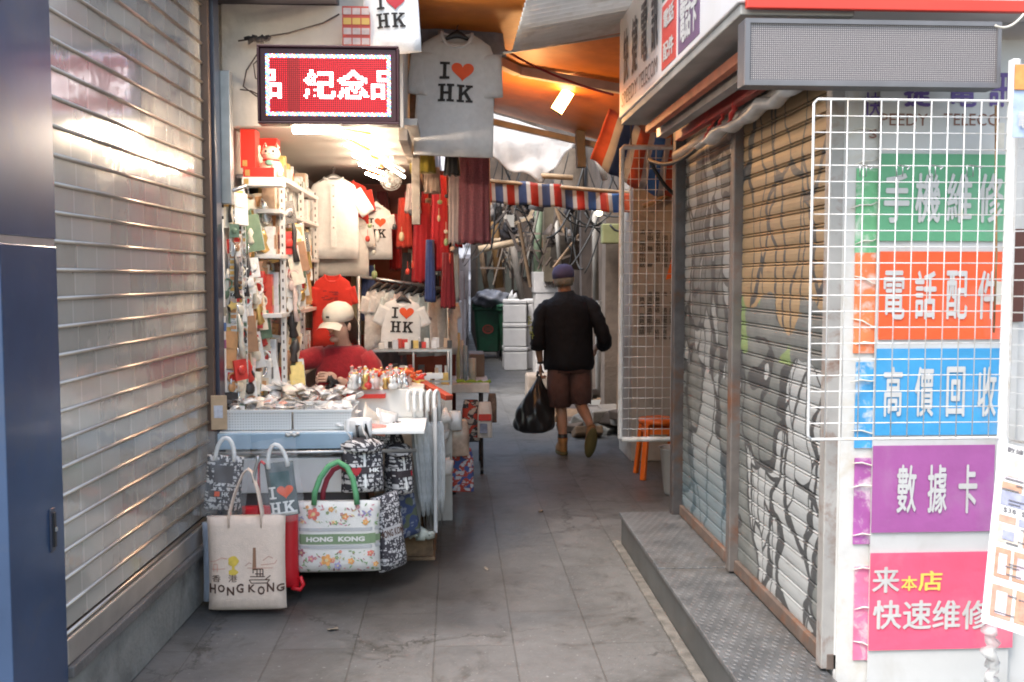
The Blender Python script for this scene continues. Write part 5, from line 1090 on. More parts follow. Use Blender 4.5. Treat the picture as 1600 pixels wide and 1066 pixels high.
for n in range(26):
    q = (rnd.uniform(-.42, -.2), rnd.uniform(5.6, 5.95), TZ+.19+rnd.uniform(0, .05))
    tag(crump(MB(), q, Vector(q)+Vector((rnd.uniform(-.05, .05), rnd.uniform(-.04, .04), .01)), .014, 60+n).build('red_tassel', random.choice((REDP, RT_, MATS['orange red card'])), org=q), 'red tassel or knot lying among the figurines', 'tassel', 'red tassels on the table')
# right rear display: books, cards, magnet rack
t = thing('glass_display', 'low glass topped display case behind the figurines', 'display case', (-.35, 6.4, .8))
a = at(585, 600, 6.5); b_ = at(706, 548, 6.5)
MB().box(a.x, b_.x, 6.4, 6.7, .0, a.z).build('base', mat('case white', (.55, .53, .5), .5, 0, .1), t)
mb = MB()
for x in (a.x, (a.x+b_.x)/2, b_.x-.012): mb.box(x, x+.012, 6.4, 6.412, a.z, b_.z)
mb.box(a.x, b_.x, 6.395, 6.412, b_.z+.001, b_.z+.016).box(a.x, b_.x, 6.395, 6.412, a.z+.02, a.z+.03); mb.build('frame', STEEL, t)
MB().box(a.x, b_.x, 6.413, 6.7, b_.z, b_.z+.014).build('glass_top', mat('case glass', (.6, .63, .63), .1, 0, .1, alpha=.5), t)
for n in range(40):
    x = rnd.uniform(a.x, b_.x-.03); lv = n % 2; z = (b_.z+.016 if lv else a.z+.001); y = rnd.uniform(6.43, 6.6)
    h_ = rnd.uniform(.03, .07) if lv else rnd.uniform(.06, .13)
    o = MB().box(x, x+rnd.uniform(.012, .05), y, y+.03, z, z+h_).build('goods_box', rnd.choice(BM+[TR[7], TR[3], TR[1]]), org=(x, y, z), bevel=.002); tag(o, 'small souvenir box in or on the glass display case', 'box', 'boxes of the glass display case')
# second, smaller table down the alley
t = thing('side_table', 'small wheeled side table with a green folded cloth past the stall corner', 'table', (.03, 8.0, 0))
a = at(714, 612, 8.0); b_ = at(764, 604, 8.0)
MB().box(a.x-.1, b_.x, 7.9, 8.6, a.z, a.z+.07).build('top', mat('shelf lip white', (.66, .64, .60), .5, 0, .15, 12), t, bevel=.005)
for x in (a.x-.05, b_.x-.06):
    for y in (7.95, 8.5): MB().tube([(x, y, .05), (x, y, a.z)], .012, 8).build('leg', DARKSTEEL, t); MB().tube([(x-.012, y, .03), (x+.012, y, .03)], .03, 12).build('caster', BLACKP, t)
q = at(738, 602, 7.98); tag(crump(MB(), q+Vector((-.12, .05, .02)), q+Vector((.14, .05, .02)), .03, 71).build('green_cloth', mat('lime cloth', (.28, .45, .06), .8, 0, .15), org=q), 'bright green folded cloth on the small side table', 'cloth')
for k, (u, v0, v1, w_, Y, c, lab, nm) in enumerate(((727, 540, 600, 7, 8.1, (.32, .45, .55), 'pale blue roll standing on the side table', 'roll'), (716, 520, 600, 6, 8.2, (.55, .55, .30), 'yellowish green roll standing on the side table', 'roll'), (738, 560, 600, 12, 8.15, (.50, .52, .47), 'pale folded bag standing on the side table', 'folded_bag'), (722, 532, 600, 5, 8.15, (.66, .64, .6), 'white roll standing between the coloured ones', 'roll'))):
    a2 = at(u, v1, Y); b2 = at(u, v0, Y); tag(MB().tube([a2, a2.lerp(b2, .5), b2], [w_*px(Y)*.5]*3, 10).build(nm, mat('roll %d' % k, c, .6, 0, .15, 15), org=a2), lab, nm.replace('_', ' '))
q = at(752, 590, 8.4); tag(MB().box(q.x-.1, q.x+.03, 8.5, 8.9, q.z-.1, q.z+.19).build('cardboard_box', mat('dull cardboard', (.20, .16, .13), .8, 0, .15), org=q, bevel=.004), 'dull cardboard box behind the green cloth', 'cardboard box')
def hbag(name, lab, u0, v0, u1, v1, Y, mats, dy=.05, rz=0, group=None, mf=None):
    a = at(u0, v1, Y); b_ = at(u1, v0, Y); cx = (a.x+b_.x)/2; w_ = (b_.x-a.x)/2; h = b_.z-a.z
    def rg(f): 
        k = .62+.38*math.sin(min(1, (1-f)*2.2+.25)*math.pi/2); e = dy*(.25+.75*math.sin(math.pi*min(.95, (1-f)*.8+.1)))
        return [Vector((cx+w_*k*math.copysign(abs(math.cos(t_))**.6, math.cos(t_)), Y+e*math.copysign(abs(math.sin(t_))**.7, math.sin(t_))+.006*math.sin(j*2.1+f*9), a.z+h*f)) for j, t_ in ((j, 2*math.pi*j/24) for j in range(24))]
    t = thing(name, lab, 'bag', (cx, Y, a.z), group); MB().loft([rg(f) for f in (0, .03, .2, .4, .6, .8, .95, 1)], 0, True).build('body', mats, t)
    return t, cx, w_, a.z, h
def m_pat(nm, c1, c2, sx, sz, th=.5, c3=None):
    m, t, b = base(nm); x, y, z = t.xyz(); v = t.comb(t.math('MULTIPLY', t.math('ADD', x, t.math('MULTIPLY', y, .7)), sx), 0, t.math('MULTIPLY', z, sz))
    vo = t.new('ShaderNodeTexVoronoi'); vo.inputs['Scale'].default_value = 1; t.put(vo.inputs['Vector'], v)
    n = t.math('ADD', t.math('MULTIPLY', t.math('SUBTRACT', 1, vo.outputs[0]), .6), t.math('MULTIPLY', t.noise(v, 2.2, 2, .6), .5)); f = t.math('GREATER_THAN', n, th)
    row = t.math('LESS_THAN', t.math('FRACT', t.math('MULTIPLY', z, sz*.5)), .14)
    c = t.mix(f, c1, c2); c = t.mix(row, c, c1)
    if c3: c = t.mix(t.math('GREATER_THAN', t.noise(v, .6, 0), .56), c, c3)
    t.put(b.inputs['Base Color'], c); b.inputs['Roughness'].default_value = .8
    return m
BWP = m_pat('black and white letter pattern', (.035, .032, .04), (.62, .60, .60), 75, 52, .55); BWP2 = m_pat('grey houndstooth pattern', (.05, .045, .055), (.58, .56, .57), 110, 70, .57); PLAID = m_pat('red blue patchwork', (.45, .07, .05), (.55, .55, .58), 40, 36, .55, (.06, .10, .28))
FLK = m_pat('cartoon comic pattern', (.05, .05, .06), (.5, .46, .42), 30, 28, .52, (.45, .06, .04))
hbag('hanging_bag', 'dark comic patterned bag hanging from the side table', 722, 625, 750, 690, 7.95, FLK, .06)
t, cx, w_, z0, h = hbag('paper_bag', 'white and red printed bag hanging off the small side table', 746, 628, 769, 684, 7.85, mat('white printed bag', (.66, .62, .60), .5, 0, .1, 14), .04)
MB().box(cx-w_*.85, cx+w_*.85, 7.795, 7.8, z0+h*.5, z0+h*.68).build('red_band', REDP, t); MB().box(cx-w_*.7, cx+w_*.3, 7.795, 7.8, z0+h*.15, z0+h*.42).build('blue_print', mat('dull blue print', (.2, .25, .38), .6, 0, .3, 30), t)
t, *_ = hbag('net_bag', 'brown patterned bag at the outer end of the side table', 762, 615, 776, 660, 8.1, mat('brown patterned bag', (.2, .15, .12), .8, 0, .4, 40), .05)
hbag('patchwork_bag', 'red and blue patchwork tote hanging low down the alley side', 702, 700, 740, 768, 6.6, PLAID, .05)
hbag('clear_wrapped_bag', 'clear wrapped beige bags bundled below the stall corner', 690, 655, 733, 712, 6.5, mat('beige wrapped goods', (.50, .36, .28), .3, 0, .35, 14, coat=.5), .07); hbag('clear_wrapped_bag', 'clear wrapped white pouch topping the beige bundle', 700, 642, 722, 672, 6.4, mat('white wrapped goods', (.70, .69, .68), .2, 0, .1, 14, coat=.5), .06)
hbag('dark_bag', 'black bag hanging behind the patchwork tote', 690, 705, 712, 772, 6.75, BLACKP, .05)
rnd = random.Random(77)
for n in range(26):
    Y = rnd.uniform(5.9, 7.6); x = -.09+rnd.uniform(-.02, .03); z = rnd.uniform(.35, .82); dup(PK[n % 8], (x, Y, z), (rad(90)+rnd.uniform(-.3, .3), rnd.uniform(-.3, .3), rad(60)+rnd.uniform(-.5, .5)), 'packet hanging on the alley side of the table', rnd.uniform(.8, 1.3))['group'] = 'packets hung along the alley side'
tag(MB().box(-.17, -.12, 5.62, 7.4, .1, .80).build('side_board', mat('grimy white board', (.36, .34, .32), .6, 0, .2, 6, dirt=(.2, .17, .15), dscale=6), org=(-.14, 6, .1)), 'grimy white side board closing the long table toward the alley', 'board')
# umbrellas leaning on the corner
t0 = None
UM = mat('clear umbrella film', (.66, .68, .70), .15, 0, .15, 25, alpha=.75, coat=.6)
for k in range(5):
    u = 646+k*10; p = at(u, 640, 5.52); lab = 'clear umbrella with white crook handle, %s from the left' % ('first', 'second', 'third', 'fourth', 'fifth')[k]
    if t0 is None:
        t0 = thing('umbrella', lab, 'umbrella', (0, 0, 0), 'clear umbrellas at the table corner')
        MB().tube([(0, 0, -.1), (0, 0, .04), (.002, -.008, .07), (.006, -.028, .088), (.01, -.05, .082), (.013, -.062, .06), (.013, -.064, .0), (.013, -.064, -.02)], .0105, 10).build('handle', WHITEP, t0)
        MB().loft([[Vector((r*math.cos(a)*(1+.18*math.sin(a*8)), r*math.sin(a)*(1+.18*math.sin(a*8)), z)) for a in (2*math.pi*j/32 for j in range(32))] for r, z in ((.012, -.09), (.022, -.12), (.026, -.3), (.02, -.5), (.008, -.62))], 0, True).build('canopy', UM, t0)
        MB().tube([(0, 0, -.1), (0, 0, -.69)], .004, 8).build('shaft', STEEL, t0); c = t0
    else: c = dup(t0, label=lab)
    c.location = (p.x, 5.50+.012*k, p.z+.02); c.rotation_euler = (rad(3), rad(-4+1.2*k), rad(-35))
tag(MB().box(-.125, -.105, 5.46, 5.62, .16, .86).build('corner_board', mat('greyish corner board', (.55, .54, .54), .5, 0, .1), org=(-.11, 5.5, .16), bevel=.003), 'pale board edge at the table corner beside the clear umbrellas', 'board')
t = thing('wooden_pallet', 'wooden pallet block under the table corner', 'pallet', (-.3, 5.6, 0))
for y in (5.5, 5.95): MB().box(-.34, -.13, y, y+.1, .02, .115).build('block', TIMBER, t, bevel=.004)
MB().box(-.6, -.12, 5.48, 6.1, .118, .14).build('board', TIMBER, t, bevel=.003); MB().box(-.6, -.12, 5.48, 6.1, .0, .019).build('bottom_board', TIMBER, t, bevel=.003)
q = at(655, 835, 5.4); tag(crump(MB(), q+Vector((-.05, 0, 0)), q+Vector((.06, .02, .0)), .04, 90).build('crumpled_paper', mat('crumpled greenish paper', (.5, .52, .46), .6, 0, .2, 12), org=q), 'crumpled pale paper on the pallet block', 'paper')
# ================================================================ bags in front
def tote(lab, u0, v0, u1, v1, Y, m, dy=.045, rz=0, name='tote_bag', group=None, fold=.004):
    a = at(u0, v1, Y); b_ = at(u1, v0, Y); w_ = (b_.x-a.x)/2; h = b_.z-a.z; o = Vector(((a.x+b_.x)/2, Y, a.z))
    t = thing(name, lab, 'bag', o, group); t.rotation_euler = (0, 0, rz)
    def sx(f): return w_*(1-.03*math.sin(math.pi*f))
    def fy(x, z): 
        f = z/h; e = dy*(.35+.65*(1-f)**.6)*(min(1, f*9+.35)); c = min(1, abs(x)/sx(f)); return -e*(1-c**4)**.5+fold*math.sin(x*22+z*7)*math.sin(f*3)
    rings = []
    for f in (0, .015, .05, .15, .3, .45, .6, .75, .9, 1):
        r = []
        for j in range(16): x = -sx(f)+2*sx(f)*j/15; r.append(Vector((x, fy(x, f*h), f*h-(.006*math.sin(j*.9) if f == 1 else 0))))
        for j in range(15, -1, -1): x = -sx(f)+2*sx(f)*j/15; r.append(Vector((x, -fy(x, f*h)*.8+.004, f*h)))
        rings.append([q+o for q in r])
    MB().loft(rings, 0, True).build('body', m, t, thick=0)
    P = lambda x, z, d=.003: Vector((x, fy(x, z)-d, z))+o
    return t, P, w_, h, o
def straps(t, o, w_, h, sx, top, m, wd=.022, th=.005, dy=-.02, name='handle', lean=0):
    for s_, yy in ((1, dy), (1, -dy*.6)):
        pts = [Vector((-sx, yy, h-.05)), Vector((-sx, yy, h+.02)), Vector((-sx*.72+lean*.4, yy*.7, h+top*.5)), Vector((-sx*.28+lean*.9, yy*.3, h+top*.92)), Vector((lean, 0, h+top)), Vector((sx*.28+lean*.9, yy*.3, h+top*.92)), Vector((sx*.72+lean*.4, yy*.7, h+top*.5)), Vector((sx, yy, h+.02)), Vector((sx, yy, h-.05))]
        MB().tube([p+o for p in pts], wd/2, 8, flat=1 if th > .01 else .3).build(name, m, t)
CNV = mat('natural canvas', (.80, .63, .52), .9, 0, .05, 40, .3, 220, sheen=.2)
t, P, w_, h, o = tote('natural canvas tote with a sketched harbour skyline, hanging lowest at the front', 326, 805, 446, 952, 4.66, CNV, .055)
straps(t, o, w_, h, .075, .22, CNV, .034, .004, lean=.012)
def ptext(mb, s, P, x0, z0, x1, z1, mi=0, bold=.02, d=.003):
    v, f = glyphs(s, bold); mb.add([P(x0+(x1-x0)*a, z0+(z1-z0)*b2, d) for a, b2 in v], f, mi)
INKB = mat('dark brown bag print', (.10, .05, .035), .8, 0, .1); GLD = mat('yellow bag print', (.72, .50, .08), .8, 0, .2, 30); REDI = mat('faint red bag print', (.60, .28, .20), .8, 0, .2)
mb = MB()
for i, c in enumerate('HONGKONG'): x = -w_*.93+i*w_*.235+(.012 if i > 3 else 0); ptext(mb, c, P, x, .088+.008*math.sin(i*2.2), x+w_*.185, .128+.008*math.sin(i*2.2+.5), 0, .03)
ptext(mb, '香', P, -w_*.85, .142, -w_*.62, .175, 0, .0); ptext(mb, '港', P, -w_*.42, .142, -w_*.2, .175, 0, .0)
def stroke(mb, P, pts, r, mi):
    for (x0, z0), (x1, z1) in zip(pts, pts[1:]):
        dx, dz = x1-x0, z1-z0; L = math.hypot(dx, dz) or 1; nx, nz = -dz/L*r, dx/L*r
        quadgrid(mb, [(x0+nx, z0+nz, 0), (x1+nx, z1+nz, 0), (x1-nx, z1-nz, 0), (x0-nx, z0-nz, 0)], lambda a_, b2: P(a_, b2), mi, 2)
X = w_
for q in ([(X*.1, .15), (X*.62, .15), (X*.55, .135), (X*.15, .135), (X*.1, .15)], [(X*.12, .165), (X*.5, .165)], [(X*.2, .18), (X*.2, .20), (X*.45, .20), (X*.45, .165)], [(X*.5, .15), (X*.64, .17)], [(X*.3, .165), (X*.3, .2)], [(X*.38, .2), (X*.38, .165)], [(X*.25, .178), (X*.45, .178)]): stroke(mb, P, q, .0022, 0)
for q in ([(-X*.9, .235), (-X*.75, .24), (-X*.6, .255), (-X*.45, .25)], [(X*.0, .215), (X*.1, .23), (X*.16, .225)], [(X*.4, .22), (X*.75, .225), (X*.8, .24)], [(-X*.85, .2), (-X*.5, .205)], [(X*.05, .205), (X*.7, .205)], [(X*.45, .24), (X*.6, .26), (X*.7, .25)], [(-X*.8, .19), (-X*.8, .225), (-X*.7, .225), (-X*.7, .19)]): stroke(mb, P, q, .0013, 2)
quadgrid(mb, [(X*.18, .195, 0), (X*.28, .195, 0), (X*.27, .30, 0), (X*.2, .30, 0)], lambda a_, b2: P(a_, b2, .0025), 3)
for cx, cz, rx, rz_ in ((-X*.3, .238, .024, .024), (-X*.3, .187, .022, .014)):
    n = 20; mb.add([P(cx, cz, .0026)]+[P(cx+rx*math.cos(2*math.pi*k/n)*(1+.12*math.cos(k*math.pi*.5)), cz+rz_*math.sin(2*math.pi*k/n), .0026) for k in range(n)], [(0, 1+k, 1+(k+1) % n) for k in range(n)], 1)
quadgrid(mb, [(-X*.335, .195, 0), (-X*.265, .195, 0), (-X*.265, .22, 0), (-X*.335, .22, 0)], lambda a_, b2: P(a_, b2, .0026), 1)
mb.build('print', [INKB, GLD, REDI, mat('brown tower print', (.33, .17, .10), .8, 0, .1)], t)
# blue grey tote and red bag behind it
t, P, w_, h, o = tote('pale blue grey cloth bag mostly hidden behind the natural canvas tote', 318, 815, 400, 940, 4.78, cloth('pale blue grey cloth', (.38, .44, .55)), .03)
RBG = mat('glossy red bag', (.60, .015, .025), .35, 0, .1, 10)
t, P, w_, h, o = tote('glossy red bag hidden behind the natural canvas tote', 380, 790, 466, 918, 4.84, RBG, .05); straps(t, o, w_, h, .05, .22, RBG, .03, .005, lean=-.04)
MB().tube([P(.10, .0), P(.14, -.015), P(.155, .01), P(.14, .05)], .011, 8).build('dangling_strap', RBG, t)
# floral tote
FLW = mat('white floral canvas', (.74, .72, .69), .8, 0, .04, 40, .2, 200)
t, P, w_, h, o = tote('white floral canvas tote with green handles and a green text band', 458, 782, 594, 893, 4.9, FLW, .06, fold=.002)
GH = mat('green webbing', (.12, .36, .17), .7, 0, .12, 30); 
pt = [Vector((-.105, -.035, h-.01)), Vector((-.10, -.035, h+.05)), Vector((-.075, -.02, h+.12)), Vector((-.035, -.01, h+.175)), Vector((.01, 0, h+.195)), Vector((.055, -.01, h+.17)), Vector((.085, -.02, h+.11)), Vector((.10, -.035, h+.04)), Vector((.105, -.035, h-.01))]
MB().tube([p+o for p in pt], .014, 10).build('handle', GH, t)
MB().tube([Vector((p.x*.8+.012, p.y*-.5+.02, h+(p.z-h)*.86))+o for p in pt], .013, 10).build('handle', mat('dark red webbing', (.28, .03, .05), .7, 0, .15, 30), t)
mb = MB(); rnd = random.Random(12)
quadgrid(mb, R4(-w_*.99, h*.44, w_*.99, h*.535), lambda a_, b2: P(a_, b2, .003), 0, 10); quadgrid(mb, R4(-w_*.99, h*.355, w_*.99, h*.40), lambda a_, b2: P(a_, b2, .003), 1, 10); quadgrid(mb, R4(-w_*.99, h*.60, w_*.99, h*.645), lambda a_, b2: P(a_, b2, .003), 1, 10)
quadgrid(mb, R4(-w_*.97, h*.42, w_*.9, h*.56), lambda a_, b2: P(a_, b2, .0035), 0, 10)
ptext(mb, 'HONG', P, -w_*.66, h*.455, -w_*.06, h*.525, 2, .05, .005); ptext(mb, 'KONG', P, w_*.06, h*.455, w_*.66, h*.525, 2, .05, .005)
mb.build('band', [mat('sage green band', (.20, .28, .16), .75, 0, .08), mat('pale grey stripe', (.46, .46, .47), .75, 0, .05), FLW], t)
FC = [mat('flower %d' % i, c, .8, 0, .25, 60) for i, c in enumerate(((.72, .20, .16), (.75, .36, .12), (.62, .25, .30), (.30, .27, .45), (.22, .34, .16), (.70, .55, .30), (.42, .16, .20)))]
mb = MB()
def flower(cx, cz, r, c):
    n = 30; f = lambda x, z, d: P(max(-w_*.97, min(w_*.97, x)), max(.004, min(h-.003, z)), d)
    mb.add([f(cx, cz, .0032)]+[f(cx+r*(.62+.38*abs(math.cos(2.5*2*math.pi*k/n)))*math.cos(2*math.pi*k/n), cz+r*(.62+.38*abs(math.cos(2.5*2*math.pi*k/n)))*math.sin(2*math.pi*k/n), .0032) for k in range(n)], [(0, 1+k, 1+(k+1) % n) for k in range(n)], c)
    mb.add([f(cx, cz, .0042)]+[f(cx+r*.3*math.cos(2*math.pi*k/8), cz+r*.3*math.sin(2*math.pi*k/8), .0042) for k in range(8)], [(0, 1+k, 1+(k+1) % 8) for k in range(8)], 5 if c != 5 else 0)
for cx, cz, r, c in ((-.5, .84, .032, 0), (.22, .80, .018, 1), (.68, .72, .016, 1), (-.78, .77, .015, 3), (-.1, .9, .014, 1), (-.78, .3, .02, 6), (-.2, .2, .03, 1), (.35, .18, .017, 1), (.05, .12, .018, 3), (-.55, .22, .018, 2), (.78, .28, .016, 0), (-.05, .72, .012, 5), (.9, .12, .014, 1), (-.92, .93, .013, 0), (.5, .93, .012, 2)): flower(cx*w_, cz*h, r, c)
def leaf(cx, cz, L, a, c=4):
    v = []
    for k in range(12): u = 2*math.pi*k/12; x, z = L*math.cos(u), L*.33*math.sin(u); v.append(P(max(-w_*.97, min(w_*.97, cx+x*math.cos(a)-z*math.sin(a))), max(.003, min(h-.003, cz+x*math.sin(a)+z*math.cos(a))), .0027))
    mb.add(v, [tuple(range(12))], c)
for k in range(26):
    flower(rnd.uniform(-.93, .93)*w_, rnd.choice((rnd.uniform(.03, .32), rnd.uniform(.68, .97)))*h, rnd.uniform(.005, .012), rnd.randrange(7))
for k in range(130):
    cz = rnd.choice((rnd.uniform(.02, .33), rnd.uniform(.67, .98)))*h; leaf(rnd.uniform(-.95, .95)*w_, cz, rnd.uniform(.004, .011), rnd.uniform(0, 3.1), rnd.choice((4, 4, 4, 6, 2, 5)))
for s_ in (-1, 1):
    for a_ in (.6, -.5): leaf(.70*w_+s_*.012, .84*h+a_*.01, .014, s_*a_+ (0 if s_ > 0 else 3.1), 3)
mb.build('floral_print', FC, t)
# pouches in clear bags at the left
def pouch(lab, u0, v0, u1, v1, Y, dark):
    t, P, w_, h, o = tote(lab, u0, v0, u1, v1, Y, BWP if not dark else mat('slate pouch', (.10, .125, .135), .7, 0, .1), .03, name='gift_pouch')
    for s_ in (-1, 1): pass
    MB().tube([o+Vector((.045*math.cos(a), -.02, h-.02+.11*math.sin(a))) for a in (math.pi*k/10 for k in range(11))], .010, 8).build('handle', WHITEP, t)
    mb = MB(); quadgrid(mb, R4(-.045, h*.52, .045, h*.84), lambda a_, b2: P(a_, b2, .004), 0, 4)
    if dark: ihk(mb, -.005, h*.30, .115, lambda a_, b2: P(a_, b2, .007), 2, 1); quadgrid(mb, R4(-w_*.9, h*.02, w_*.9, h*.10), lambda a_, b2: P(a_, b2, .004), 2, 4)
    else: quadgrid(mb, R4(-w_*.75, h*.26, w_*.75, h*.38), lambda a_, b2: P(a_, b2, .004), 0, 4); quadgrid(mb, R4(-w_*.4, h*.275, -w_*.12, h*.365), lambda a_, b2: P(a_, b2, .0055), 1, 3); ptext(mb, 'HK', P, w_*.0, h*.28, w_*.4, h*.36, 2, .02, .006)
    mb.build('print', [mat('dark pouch print', (.05, .04, .045), .7, 0, .1) if not dark else mat('deep teal print', (.03, .09, .10), .7, 0, .1), HRT, WHITEP], t)
    def film(u, v): return o+Vector(((u-.5)*2*(w_+.035), -.055-.02*math.sin(u*3.1)*math.sin(v*3.1)+.008*math.sin(u*17+v*9)+.006*math.sin(v*23-u*6), -.02+(h+.14)*v))
    f_ = MB().grid(film, 22, 24).build('clear_film', mat('clear wrap film', (.85, .85, .86), .1, 0, .0, alpha=.12, coat=.6), t)
    return t
pouch('black and white gift pouch in clear wrap at the left front', 318, 712, 374, 798, 4.75, False).rotation_euler = (0, rad(5), 0)
pouch('slate gift pouch with white and red lettering in clear wrap', 424, 722, 468, 806, 4.72, True).rotation_euler = (0, rad(-7), 0)
mb = MB(); q = at(400, 712, 4.66); tag(mb.tube([q+Vector((.02*math.cos(k*.5)*.5, -.01, -.018*k)) for k in range(8)], .008, 8).build('bead_chain', STEEL, org=q), 'silver bead chain at the top of the canvas tote straps', 'chain')
tag(MB().tube([(-1.18, 4.86, .72), (-.2, 5.02, .70)], .009, 8).build('bag_rail', STEEL, org=(-.7, 4.9, .7)), 'steel rail in front of the table carrying the bags', 'rail')
# backpacks and patterned bags at the right front corner
def backpack(lab, u0, v0, u1, v1, Y, rz, m, band, hk):
    t, P, w_, h, o = tote(lab, u0, v0, u1, v1, Y, m, .10, rz, name='backpack', group='patterned backpacks', fold=.006)
    mb = MB(); quadgrid(mb, R4(-w_*.92, h*.42, w_*.92, h*.56), lambda a_, b2: P(a_, b2, .006), 0, 6)
    if hk: ihk(mb, 0, 0, .001, lambda a_, b2: P(a_, b2, .001), 0, 1, False); ptext(mb, 'HK', P, w_*.2, h*.45, w_*.7, h*.53, 2, .05, .009); n = 16; mb.add([P(-w_*.4+.0016*16*math.sin(2*math.pi*k/n)**3, h*.49+.0016*(13*math.cos(2*math.pi*k/n)-5*math.cos(4*math.pi*k/n)-2*math.cos(6*math.pi*k/n)), .009) for k in range(n)], [tuple(range(n))], 1)
    else: quadgrid(mb, R4(w_*.45, h*.44, w_*.6, h*.54), lambda a_, b2: P(a_, b2, .008), 1, 2)
    quadgrid(mb, R4(-.006, 0.01, .006, h*.95), lambda a_, b2: P(a_, b2, .0045), 2, 8)
    mb.build('front_band', [mat(band, (.04, .03, .035), .7, 0, .1), HR2, WHITEP], t)
    rr = [[Vector((w_*k*math.cos(a), .0+.10*k*math.sin(a), z))+o for a in (2*math.pi*j/24 for j in range(24))] for k, z in ((.9, h*.86), (.96, h*.93), (.8, h*1.03), (.45, h*1.10), (.1, h*1.12))]
    MB().loft(rr, 0, True).build('flap', m, t)
    MB().tube([Vector((-.02, 0, h*1.1))+o, Vector((-.025, .02, h*1.1+.06))+o, Vector((.02, .03, h*1.1+.065))+o, Vector((.03, 0, h*1.1))+o], .008, 8).build('loop', BLACKP, t)
    return t
backpack('black and white patterned backpack with red heart band, upper left of two', 533, 692, 600, 768, 5.0, rad(14), BWP, 'dark backpack band', True)
backpack('black and white patterned backpack with plain dark band, right of two', 601, 700, 644, 772, 5.22, rad(30), BWP, 'brown black band', False)
t, P, w_, h, o = tote('grey houndstooth tote tilting at the right of the floral tote', 588, 770, 638, 888, 5.02, BWP2, .06, rad(38), fold=.004); t.rotation_euler = (0, rad(-7), rad(38))
mb = MB(); quadgrid(mb, R4(-w_*.95, h*.44, w_*.95, h*.60), lambda a_, b2: P(a_, b2, .004), 0, 5); ptext(mb, 'HONG KONG', P, -w_*.9, h*.47, w_*.9, h*.57, 1, .03, .006)
mb.build('band', [mat('pale tote band', (.55, .53, .54), .8, 0, .1), INKB], t)
t, P, w_, h, o = tote('dark blue plaid bag hanging beside the clear umbrellas', 615, 762, 660, 838, 5.3, m_pat('navy plaid', (.05, .07, .16), (.22, .24, .30), 30, 30, .6, (.10, .12, .08)), .05, rad(35)); t.rotation_euler = (0, rad(-10), rad(35))
t, P, w_, h, o = tote('small letter patterned bag hung behind the left backpack', 575, 660, 628, 700, 5.3, BWP2, .05, rad(20))
for k, (u, v, Y) in enumerate(((560, 668, 5.05), (590, 672, 5.12), (605, 655, 5.3), (580, 650, 5.2), (548, 690, 4.98), (568, 684, 5.02))):
    q = at(u, v, Y); dup(PK[k], q, (rad(70), rad(10*k), rad(20*k)), 'clear packet bundle hanging at the right end of the baskets', 1.3)['group'] = 'packets hung by the baskets'
rnd = random.Random(55)
for k, (u, v, c, lab) in enumerate(((520, 985, (.25, .2, .15), 'dry brown leaf on the paving before the canvas tote'), (845, 800, (.3, .24, .18), 'brown leaf in mid alley'), (760, 890, (.2, .17, .14), 'dark leaf between the pallet and the alley middle'))):
    d = at(u, v, 10)-EYE; q = EYE+d*(-EYE.z/d.z); M_ = Matrix.Translation(q+Vector((0, 0, .006))) @ Matrix.Rotation(rnd.uniform(0, 6), 4, 'Z'); s = rnd.uniform(.008, .018)
    tag(MB().grid(lambda a, b: M_ @ Vector(((a-.5)*3*s, (b-.5)*2*s*math.sin(math.pi*(.1+.8*a)), .006*math.sin(a*4+b*3))), 5, 4).build('litter_scrap', mat('litter %d' % k, c, .8, 0, .2, 40), org=q, thick=.001), lab, 'litter')
# luggage tags at the left
for k, (u0, v0, u1, v1, Y, c, lab) in enumerate(((330, 618, 354, 672, 5.0, (.55, .38, .24), 'tan paper tag hanging at the foot of the white upright'),)):
    a = at(u0, v1, Y); b_ = at(u1, v0, Y); t = thing('paper_tag', lab, 'tag', (a.x, Y, a.z)); MB().box(a.x, b_.x, Y, Y+.004, a.z, b_.z).build('card', mat('tan tag card', c, .7, 0, .12, 20), t, bevel=.002); MB().box(a.x+.015, b_.x-.02, Y-.002, Y-.001, a.z+.06, b_.z-.05).build('label', mat('tag pale print', (.6, .6, .66), .6, 0, .2, 50), t)
# ================================================================ people
def skinned(name, pts, edges, parent=None, sub=2):
    me = bpy.data.meshes.new(name); me.from_pydata([p[:3] for p in pts], edges, []); me.update()
    o = bpy.data.objects.new(name, me); COL.objects.link(o)
    sk = o.modifiers.new('skin', 'SKIN'); sk.use_smooth_shade = True
    for i, p in enumerate(pts):
        d = me.skin_vertices[0].data[i]; r = p[3]; d.radius = r if isinstance(r, tuple) else (r, r); d.use_root = (i == 0)
    s_ = o.modifiers.new('sub', 'SUBSURF'); s_.levels = sub; s_.render_levels = sub
    dg = bpy.context.evaluated_depsgraph_get(); m2 = bpy.data.meshes.new_from_object(o.evaluated_get(dg)); bpy.data.objects.remove(o)
    return m2
def merge(mb, m2, mi=0, M=None):
    vs = [(M @ v.co if M else v.co.copy()) for v in m2.vertices]; return mb.add(vs, [tuple(p.vertices) for p in m2.polygons], mi, True)
def chain(pts, edges, start, new):
    k = start
    for p in new: pts.append(p); edges.append((k, len(pts)-1)); k = len(pts)-1
    return k
